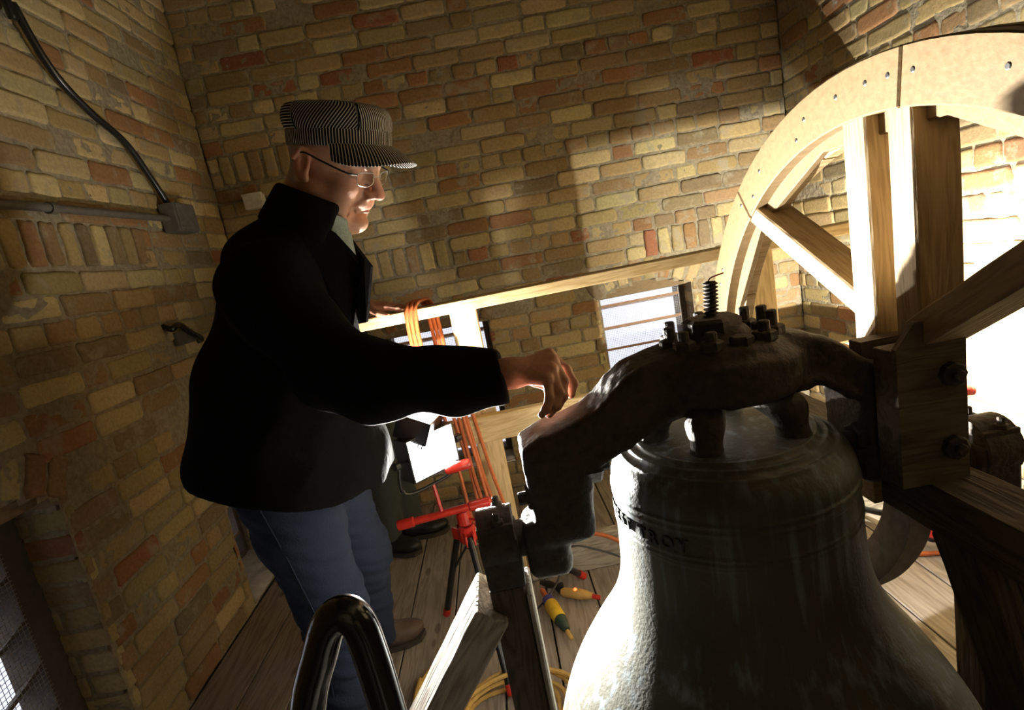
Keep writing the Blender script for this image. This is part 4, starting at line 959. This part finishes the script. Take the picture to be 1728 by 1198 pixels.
def build_cap(O, fr, parent, stripe=True, mat=None):
    rx, ry = .110, .090; n = 144
    T = lambda p: Vector((np.array(O) + fr @ np.array(p)).tolist())
    def ring_mesh(name, lv, sfun, closed_top, par):
        V = []; F = []; sv = []
        for (z, s, dx) in lv:
            for k in range(n):
                a = 2 * math.pi * k / n; pu = 1 + .010 * math.sin(6 * a + 1) * min(1, max(0, (z - .06) / .03))
                V.append(T((-.006 + dx + rx * s * pu * math.cos(a), ry * s * pu * math.sin(a), z))); sv.append(sfun(a, z))
        for i in range(len(lv) - 1):
            for k in range(n): F.append((i * n + k, i * n + (k + 1) % n, (i + 1) * n + (k + 1) % n, (i + 1) * n + k))
        if closed_top: F.append(tuple(range((len(lv) - 1) * n, len(lv) * n)))
        o = mesh_obj(name, [tuple(v) for v in V], F, mat or m_stripe, par, True); stripes(o, sv); return o
    pit = .0052
    def s_crown(a, z):
        d = abs(((math.degrees(a) + 180) % 360) - 180)
        if d < 42: return (a if a < math.pi else a - 2 * math.pi) * .112 / pit
        if d > 112: return z / pit
        return ((a if a < math.pi else 2 * math.pi - a) * .110 * .8 + (z - .06) * .75) / pit + .3
    lv = [(.052, .985, 0)] + [(.052 + .0075 * i, (1.0, 1.03, 1.05, 1.06, 1.055, 1.035, 1.0)[i], -.001 * i) for i in range(1, 7)] + [(.101, .95, -.008), (.105, .86, -.010), (.108, .70, -.012), (.110, .5, -.012), (.111, .25, -.012), (.1112, .02, -.012)]
    crown = ring_mesh('cap', lv, s_crown, True, parent); parent = crown
    band = ring_mesh('cap_band', [(.024, .985, 0), (.026, 1.012, 0), (.040, 1.018, 0), (.052, 1.018, 0), (.056, 1.0, 0)], lambda a, z: a * .098 / pit, False, parent)
    # seams standing proud between the panels
    for sg in (-1, 1):
        for deg in (42, 112):
            a = R(deg) * sg; MB().tube([T((-.006 + rx * s * 1.006 * math.cos(a), ry * s * 1.006 * math.sin(a), z)) for (z, s, dx) in lv[:8]], .0016, 6).obj('cap_seam', m_coat, parent, True)
    # visor
    V = []; F = []; sv = []; nu, nv = 40, 14
    for side in (1, -1):
        for i in range(nu + 1):
            a = R(-74) + R(148) * i / nu
            for j in range(nv + 1):
                t = j / nv; ext = .062 * (max(0, math.cos(a * 1.18)) ** .55); e = t * ext
                x = (rx * 1.005) * math.cos(a) - .006 + e * (.88 * math.cos(a * .45)); y = ry * 1.005 * math.sin(a) + e * .55 * math.sin(a)
                z = .028 - .26 * e - 3.0 * e * e * .6 - 6.5 * (y * y) * t * .36 - .008 * t + side * .0016 * (1 - .4 * t)
                V.append(T((x, y, z))); sv.append((a * .098 + e * .25) / pit)
    q = (nu + 1) * (nv + 1)
    for i in range(nu):
        for j in range(nv):
            k = i * (nv + 1) + j; F.append((k, k + nv + 1, k + nv + 2, k + 1)); F.append((q + k, q + k + 1, q + k + nv + 2, q + k + nv + 1))
    for i in range(nu): k = i * (nv + 1) + nv; F.append((k, k + nv + 1, q + k + nv + 1, q + k))
    v = mesh_obj('visor', [tuple(p) for p in V], F, mat or m_stripe, parent, True); stripes(v, sv)

# ---- the man in the striped cap
man = empty('person', (-.58, 1.30, 0), 'man in a striped cap, glasses and black coat reaching over the light', 'person')
HO = np.array([-.282, 1.229, 1.450]); HF = head_frame(-19, 30, 7); HS = 1.01
to_head = lambda P: ((P - HO.astype(np.float32)) @ HF.astype(np.float32)) / HS
hl, hh = HO - .165, HO + .165; hl[2] -= .07
CO = np.array([-.252, 1.222, 1.472]); CF = head_frame(-19, 14, 4)
CT = lambda P: ((P - CO.astype(np.float32)) @ CF[:, 2].astype(np.float32)) - .062
hv, hf = surfnet(lambda P: smax(head_sdf(to_head(P)) * HS, CT(P), .004), hl, hh, .0024)
# right hand reaching out, left arm hanging hidden on the far side
W_ = (.004, .925, .995); K_ = [(.076, .946, 1.010), (.078, .925, 1.003), (.072, .905, .992), (.061, .888, .980)]
F_ = [[(.100, .932, .980), (.106, .918, .958), (.098, .909, .942)], [(.088, .903, .970), (.082, .892, .947), (.070, .888, .931)], [(.075, .884, .958), (.066, .877, .937), (.053, .877, .925)], [(.058, .869, .954), (.049, .865, .938), (.040, .868, .929)]]
T_ = [(.018, .945, .985), (.045, .960, .966), (.068, .955, .950), (.080, .945, .938)]
fn = lambda P: hand_sdf(P, W_, K_, F_, T_, fore=(-.12, .955, 1.0))
a0, a1 = bb([W_, (-.12, .955, 1.0)] + K_ + sum(F_, []) + T_, .045); h1v, h1f = surfnet(fn, a0, a1, .0021)
def mir_hand(Wp, d, side, curl=.6, s=1.0):
    """a relaxed hand at wrist Wp pointing along d; side = direction of the thumb"""
    Wp = Vector(Wp); d = Vector(d).normalized(); sd = Vector(side); sd = (sd - d * sd.dot(d)).normalized(); dn = d.cross(sd).normalized()
    if dn.z > 0: dn = -dn
    K = []; F = []
    for k in range(4):
        o = (.030, .010, -.011, -.030)[k] * s; L = (.086, .090, .085, .077)[k] * s; q = Wp + d * L + sd * o + dn * (.004 * abs(k - 1)); K.append(tuple(q)); ch = []
        a = 0; p = q
        for j, l in enumerate(((.040, .024, .019), (.044, .028, .020), (.041, .026, .019), (.032, .020, .017))[k]):
            a += curl * (.7, .8, .5)[j]; p = p + (d * math.cos(a) + dn * math.sin(a)) * l * s; ch.append(tuple(p))
        F.append(ch)
    b0 = Wp + d * .025 * s + sd * .022 * s; T = [tuple(b0), tuple(b0 + (d * .6 + sd * .8) * .035 * s + dn * .008), tuple(b0 + (d * .9 + sd * .9) * .055 * s + dn * .014), tuple(b0 + (d * 1.3 + sd * .9) * .066 * s + dn * .02)]
    return tuple(Wp), K, F, T
W2, K2, F2, T2 = mir_hand((-.395, 1.43, .86), (.35, .1, -1), (.2, -1, 0), .5)
a0, a1 = bb([W2] + K2 + sum(F2, []) + T2, .04); h2v, h2f = surfnet(lambda P: hand_sdf(P, W2, K2, F2, T2, fore=(-.42, 1.45, .95)), a0, a1, .004)
def body_sdf(P):
    d = d_chain(P, [(-.58, 1.30, .80), (-.54, 1.28, .95), (-.46, 1.25, 1.15), (-.40, 1.23, 1.26), (-.345, 1.215, 1.33)], [.13, .12, .13, .085, .058], .06)
    d = smin(d, d_cap(P, (-.41, 1.09, 1.225), (-.455, 1.40, 1.245), .05, .05), .04)
    d = smin(d, d_chain(P, [(-.415, 1.085, 1.215), (-.31, 1.015, 1.045), (-.24, .99, 1.01), (-.10, .955, .995)], [.048, .042, .040, .030], .03), .03)
    d = smin(d, d_chain(P, [(-.46, 1.41, 1.235), (-.53, 1.50, 1.03), (-.42, 1.45, .93)], [.048, .040, .030], .03), .03)
    d = smin(d, d_chain(P, [(-.585, 1.23, .80), (-.545, 1.22, .44), (-.60, 1.24, .09), (-.53, 1.23, .040)], [.085, .058, .036, .020], .03), .04)
    return smin(d, d_chain(P, [(-.57, 1.38, .80), (-.515, 1.48, .44), (-.595, 1.63, .09), (-.52, 1.65, .040)], [.085, .058, .036, .020], .03), .04)
bv, bf = surfnet(body_sdf, (-.80, .90, 0.0), (-.05, 1.74, 1.42), .012)
c_b = np.tile(np.array([.58, .33, .225]), (len(bv), 1))
def hand_col(v): return np.tile(np.array([.56, .29, .20]), (len(v), 1)) * (1 + .06 * np.sin(v[:, 0:1] * 400) * np.sin(v[:, 2:3] * 500))
body = merge('body', [(hv, hf), (h1v, h1f), (h2v, h2f), (bv, bf)], m_skin, man, [skin_col(to_head(hv)), hand_col(h1v), hand_col(h2v), c_b])
# black coat
HEMN = np.array([.36, 0, 1.0], np.float32); HEMN /= np.linalg.norm(HEMN)
def coat_sdf(P):
    Q = P.copy(); Q[:, 1] = (Q[:, 1] - 1.265) * .80 + 1.265
    d = d_chain(Q, [(-.585, 1.275, .60), (-.545, 1.27, .80), (-.505, 1.265, 1.00), (-.455, 1.255, 1.16)], [.255, .205, .163, .134], .08)
    d = smin(d, d_chain(Q, [(-.455, 1.255, 1.16), (-.42, 1.25, 1.25), (-.375, 1.235, 1.32)], [.134, .100, .070], .05), .04)
    d = smin(d, d_ell(P, (-.465, 1.25, 1.285), (.090, .12, .075)), .04)
    d = smin(d, d_cap(P, (-.42, 1.085, 1.225), (-.47, 1.41, 1.25), .078, .075), .05)
    sl = d_chain(P, [(-.425, 1.085, 1.205), (-.315, 1.015, 1.045), (-.245, .99, 1.010), (-.10, .955, .995), (-.018, .932, .992)], [.080, .074, .070, .052, .047], .04)
    x = P[:, 0]; z = P[:, 2]
    sl += .0035 * np.sin(x * 62 + 12 * z) * np.clip((x + .35) * 3, 0, 1) * np.clip((-x) * 6, 0, 1)
    sl = np.maximum(sl, x + .010); sl = smax(sl, -d_cap(P, (-.045, .940, .994), (.05, .918, .988), .031, .034), .002)
    d = smin(d, sl, .035)
    d = smin(d, d_chain(P, [(-.47, 1.42, 1.23), (-.545, 1.51, 1.02), (-.43, 1.455, .90)], [.075, .065, .050], .04), .04)
    d += .006 * np.sin(z * 17 + x * 13 + 2 * np.sin(P[:, 1] * 9)) * np.sin(P[:, 1] * 13 + z * 8) + .003 * np.sin(z * 37 - x * 29) * np.sin(P[:, 1] * 31 + x * 11)
    hem = -((P - np.array([-.55, 1.27, .812], np.float32)) @ HEMN) + .004 * np.sin(P[:, 1] * 40)
    d = smax(d, hem, .012)
    inner = d_chain(Q, [(-.585, 1.275, .55), (-.555, 1.27, .90)], [.222, .165], .05); d = smax(d, -inner, .004)
    neck = d_chain(P, [(-.375, 1.225, 1.28), (-.29, 1.20, 1.44)], [.044, .080], .02); d = smax(d, -neck, .01)
    v = d_box(P, (-.262, 1.215, 1.345), (.07, .030, .06), .01, rot=np.array([[.8, 0, .6], [0, 1, 0], [-.6, 0, .8]])); return smax(d, -v, .01)
coat = skin('coat', coat_sdf, (-.93, .86, .50), (.03, 1.62, 1.50), .0072, m_coat, man)
def collar_sdf(P):
    # a folded wool collar: a tilted ring standing round the neck
    Q = (P - np.array([-.346, 1.225, 1.346], np.float32)) @ np.array([[.86, 0, .51], [0, 1, 0], [-.51, 0, .86]], np.float32)
    rr = np.hypot(Q[:, 0] * .92, Q[:, 1]) - .080 + Q[:, 2] * .18; d = smax(np.abs(rr) - .009, np.abs(Q[:, 2]) - .044, .012)
    return smax(d, Q[:, 0] - .060, .01)
skin('coat_collar', collar_sdf, (-.52, 1.08, 1.22), (-.20, 1.37, 1.49), .0045, m_coat, coat)
for yy, sy in ((1.150, -1), (1.285, 1)):
    lp_ = MB().add([(-.330, yy, 1.335), (-.292, yy - sy * .01, 1.300), (-.262, yy - sy * .03, 1.242), (-.256, yy - sy * .01, 1.222), (-.300, yy + sy * .01, 1.10), (-.345, yy + sy * .02, 1.10), (-.350, yy + sy * .02, 1.30)], [(0, 1, 2, 3, 4, 5, 6)])
    o = lp_.obj('lapel', m_coat, coat); sm = o.modifiers.new('thickness', 'SOLIDIFY'); sm.thickness = .010
def shirt_sdf(P):
    Q = (P - np.array([-.340, 1.218, 1.352], np.float32)) @ np.array([[.80, 0, .60], [0, 1, 0], [-.60, 0, .80]], np.float32)
    rr = np.hypot(Q[:, 0] * .95, Q[:, 1]) - .071 + Q[:, 2] * .12; d = smax(np.abs(rr) - .0035, np.abs(Q[:, 2] + .008) - .030, .006)
    d = smax(d, -d_box(Q, (.09, 0, .0), (.03, .008, .06)), .004)
    return np.minimum(d, smax(d_cap(P, (-.335, 1.215, 1.32), (-.40, 1.235, 1.10), .062, .12), -(P[:, 2] - 1.24), .01))
skin('shirt', shirt_sdf, (-.56, 1.06, 1.07), (-.22, 1.38, 1.43), .004, m_shirt, man)
# jeans
def jeans_sdf(P):
    d = d_chain(P, [(-.575, 1.225, .84), (-.550, 1.222, .66), (-.525, 1.22, .44), (-.560, 1.235, .22), (-.60, 1.24, .05)], [.115, .096, .078, .066, .066], .03)
    d = smin(d, d_chain(P, [(-.57, 1.37, .84), (-.535, 1.40, .66), (-.515, 1.475, .44), (-.565, 1.56, .22), (-.592, 1.62, .06)], [.115, .100, .080, .068, .066], .03), .035)
    d = smin(d, d_ell(P, (-.575, 1.30, .86), (.13, .16, .11)), .05)
    z = P[:, 2]; d += .0035 * np.sin(z * 60 + 14 * P[:, 0]) * np.sin(P[:, 1] * 30 + z * 16) + .0016 * np.sin(z * 130 + P[:, 0] * 90)
    return smax(d, -(z - .045), .006)
jeans = skin('jeans', jeans_sdf, (-.78, 1.07, .03), (-.42, 1.72, .98), .0062, m_jeans, man)
MB().tube([(-.575, 1.108, .78), (-.552, 1.122, .64), (-.527, 1.140, .44), (-.563, 1.168, .22), (-.60, 1.172, .06)], .0016, 6).obj('jeans_seam', m_jeans, jeans, True)
def shoe(x, y, ang, parent, mat, sole, s=1.0):
    c, sn = math.cos(ang), math.sin(ang); M3 = np.array([[c, -sn, 0], [sn, c, 0], [0, 0, 1]], np.float32); o = np.array([x, y, 0], np.float32)
    def f(P):
        Q = ((P - o) @ M3) / s; d = d_ell(Q, (.075, 0, .038), (.078, .046, .034)); d = smin(d, d_ell(Q, (-.025, 0, .048), (.052, .038, .045)), .03)
        d = smin(d, d_cap(Q, (-.02, 0, .06), (-.025, 0, .105), .038, .040), .03); d = smin(d, d_ell(Q, (.03, 0, .062), (.05, .030, .032)), .02)
        return smax(d, .016 - Q[:, 2], .004) * s
    v, fc = surfnet(f, o + np.array([-.16, -.16, 0], np.float32) * s, o + np.array([.18, .18, .16], np.float32) * s, .005)
    sh = mesh_obj('shoe', v, fc, mat, parent, True)
    pts = [(-.078, 0), (-.07, .024), (-.03, .036), (.03, .038), (.09, .047), (.135, .036), (.155, 0), (.135, -.036), (.09, -.047), (.03, -.038), (-.03, -.036), (-.07, -.024)]
    parent = sh
    W = [(x + (p * c - q * sn) * s, y + (p * sn + q * c) * s) for p, q in pts]; MB().prism(W, .001, .018, axis=2).obj('sole', sole, parent)
    lace = MB()
    for k in range(3):
        a = .035 + .018 * k; P2 = lambda p, q, z: (x + (p * c - q * sn) * s, y + (p * sn + q * c) * s, z * s); lace.tube([P2(a, -.022, .078 - .008 * k), P2(a + .004, 0, .094 - .010 * k), P2(a, .022, .078 - .008 * k)], .0022, 6)
    lace.obj('laces', mat, parent)
m_sole = plain('sole_rubber', (.05, .04, .03), .8)
shoe(-.60, 1.24, R(-8), man, m_leather, m_sole); shoe(-.590, 1.635, R(14), man, m_leather, m_sole)
build_cap(CO - CF[:, 2] * .024, CF, man)
# spectacles
gl = lambda p: Vector((HO + HF @ (np.array(p) * HS)).tolist())
spec = MB().tube([gl((.108, -.012, .002)), gl((.112, 0, .005)), gl((.108, .012, .002))], .0011, 6).obj('spectacles', m_steel, man, True)
for sg in (-1, 1):
    rim = [(.108, sg * .012, -.001), (.1085, sg * .016, .009), (.106, sg * .034, .011), (.099, sg * .056, .008), (.0985, sg * .057, -.004), (.101, sg * .050, -.014), (.1065, sg * .028, -.017), (.109, sg * .014, -.011)]
    pts = bez([gl(p) for p in rim + rim[:2]], 5)[:-5]; MB().tube(pts + [pts[0]], .0011, 6, caps=False).obj('spectacle_rim', m_steel, spec, True)
    ln = [gl(p) for p in rim]; MB().add([tuple(p) for p in ln] + [tuple(p + gl((.001, 0, 0)) - gl((0, 0, 0))) for p in ln], [tuple(range(8)), tuple(range(15, 7, -1))] + [(i, (i + 1) % 8, (i + 1) % 8 + 8, i + 8) for i in range(8)]).obj('lens', m_lens, spec)
    MB().tube(bez([gl((.099, sg * .058, .006)), gl((.085, sg * .076, .007)), gl((.03, sg * .084, .014)), gl((-.006, sg * .086, .018)), gl((-.026, sg * .084, .006))], 6), [.0019] * 25, 8).obj('temple', m_blackmetal, spec, True)

# ---- a second man almost wholly hidden behind him, one hand on the rail
m2 = empty('person', (-.56, 2.32, 0), 'man in dark clothes hidden behind the first, one hand resting on the pine rail', 'person')
HO2 = np.array([-.635, 2.24, 1.335]); HF2 = head_frame(-20, 35); to2 = lambda P: (P - HO2.astype(np.float32)) @ HF2.astype(np.float32)
v1, f1 = surfnet(lambda P: head_sdf(to2(P), False), HO2 - np.array([.17, .15, .21]), HO2 + .15, .005)
W3, K3, F3, T3 = mir_hand((-.425, 1.855, 1.108), (1, -.25, -.10), (.1, -1, -.1), .22, .96)
a0, a1 = bb([W3] + K3 + sum(F3, []) + T3, .04); v2, f2 = surfnet(lambda P: hand_sdf(P, W3, K3, F3, T3, palm=.0125, fore=(-.52, 1.92, 1.12)), a0, a1, .003)
W4, K4, F4, T4 = mir_hand((-.62, 2.42, .80), (.1, .05, -1), (1, 0, 0), .5)
a0, a1 = bb([W4] + K4 + sum(F4, []) + T4, .04); v3, f3 = surfnet(lambda P: hand_sdf(P, W4, K4, F4, T4, fore=(-.64, 2.42, .9)), a0, a1, .005)
def body2(P):
    d = d_chain(P, [(-.70, 2.32, .78), (-.715, 2.31, .95), (-.70, 2.29, 1.12), (-.68, 2.27, 1.2), (-.66, 2.25, 1.28)], [.12, .115, .12, .08, .055], .06)
    d = smin(d, d_cap(P, (-.66, 2.12, 1.13), (-.72, 2.44, 1.13), .05, .05), .04)
    d = smin(d, d_chain(P, [(-.66, 2.11, 1.13), (-.62, 1.99, .98), (-.50, 1.90, 1.10)], [.045, .04, .03], .03), .03)
    d = smin(d, d_chain(P, [(-.72, 2.45, 1.12), (-.70, 2.47, .95), (-.63, 2.42, .86)], [.045, .04, .03], .03), .03)
    d = smin(d, d_chain(P, [(-.69, 2.25, .78), (-.62, 2.24, .44), (-.66, 2.27, .08)], [.08, .055, .04], .03), .03)
    return smin(d, d_chain(P, [(-.68, 2.38, .78), (-.60, 2.36, .44), (-.575, 2.37, .08)], [.08, .055, .04], .03), .03)
v4, f4 = surfnet(body2, (-.90, 1.84, 0), (-.40, 2.58, 1.36), .014)
merge('body', [(v1, f1), (v2, f2), (v3, f3), (v4, f4)], m_skin, m2, [skin_col(to2(v1)), hand_col(v2), hand_col(v3), np.tile(np.array([.58, .33, .225]), (len(v4), 1))])
def coat2(P):
    Q = P.copy(); Q[:, 1] = (Q[:, 1] - 2.30) * .85 + 2.30
    d = d_chain(Q, [(-.695, 2.31, .72), (-.715, 2.31, .95), (-.70, 2.29, 1.12)], [.155, .145, .14], .06); d = smin(d, d_cap(P, (-.66, 2.12, 1.13), (-.72, 2.44, 1.13), .068, .068), .04)
    d = smin(d, d_chain(P, [(-.66, 2.11, 1.13), (-.62, 1.99, .98), (-.455, 1.872, 1.107)], [.065, .058, .044], .03), .03)
    d = smin(d, d_chain(P, [(-.72, 2.45, 1.12), (-.70, 2.47, .95), (-.63, 2.425, .83)], [.065, .055, .045], .03), .03)
    d = smin(d, d_cap(P, (-.68, 2.27, 1.2), (-.665, 2.255, 1.26), .09, .068), .04); return smax(d, -(P[:, 2] - .70), .01)
skin('coat', coat2, (-.95, 1.80, .68), (-.38, 2.60, 1.36), .010, m_coat, m2)
def tro2(P):
    d = d_chain(P, [(-.69, 2.25, .78), (-.62, 2.24, .44), (-.655, 2.265, .10)], [.10, .078, .064], .03); d = smin(d, d_chain(P, [(-.68, 2.38, .78), (-.60, 2.36, .44), (-.575, 2.37, .10)], [.10, .080, .064], .03), .03)
    d += .004 * np.sin(P[:, 2] * 50 + 10 * P[:, 0]) * np.sin(P[:, 1] * 30); return smax(d, -(P[:, 2] - .07), .01)
skin('trousers', tro2, (-.86, 2.10, .05), (-.44, 2.52, .92), .009, m_trouser, m2)
shoe(-.66, 2.265, R(-20), m2, m_bootblack, m_sole); shoe(-.565, 2.37, R(2), m2, m_bootblack, m_sole, 1.05)
build_hair = MB().lathe([(.0001, .118), (.05, .112), (.085, .085), (.098, .04), (.100, .0), (.09, -.03)], 24, Matrix.Translation(Vector((HO2 + HF2 @ np.array([-.022, 0, .01])).tolist())) @ Matrix(HF2.tolist()).to_4x4()).obj('knit_cap', m_coat, m2, True)
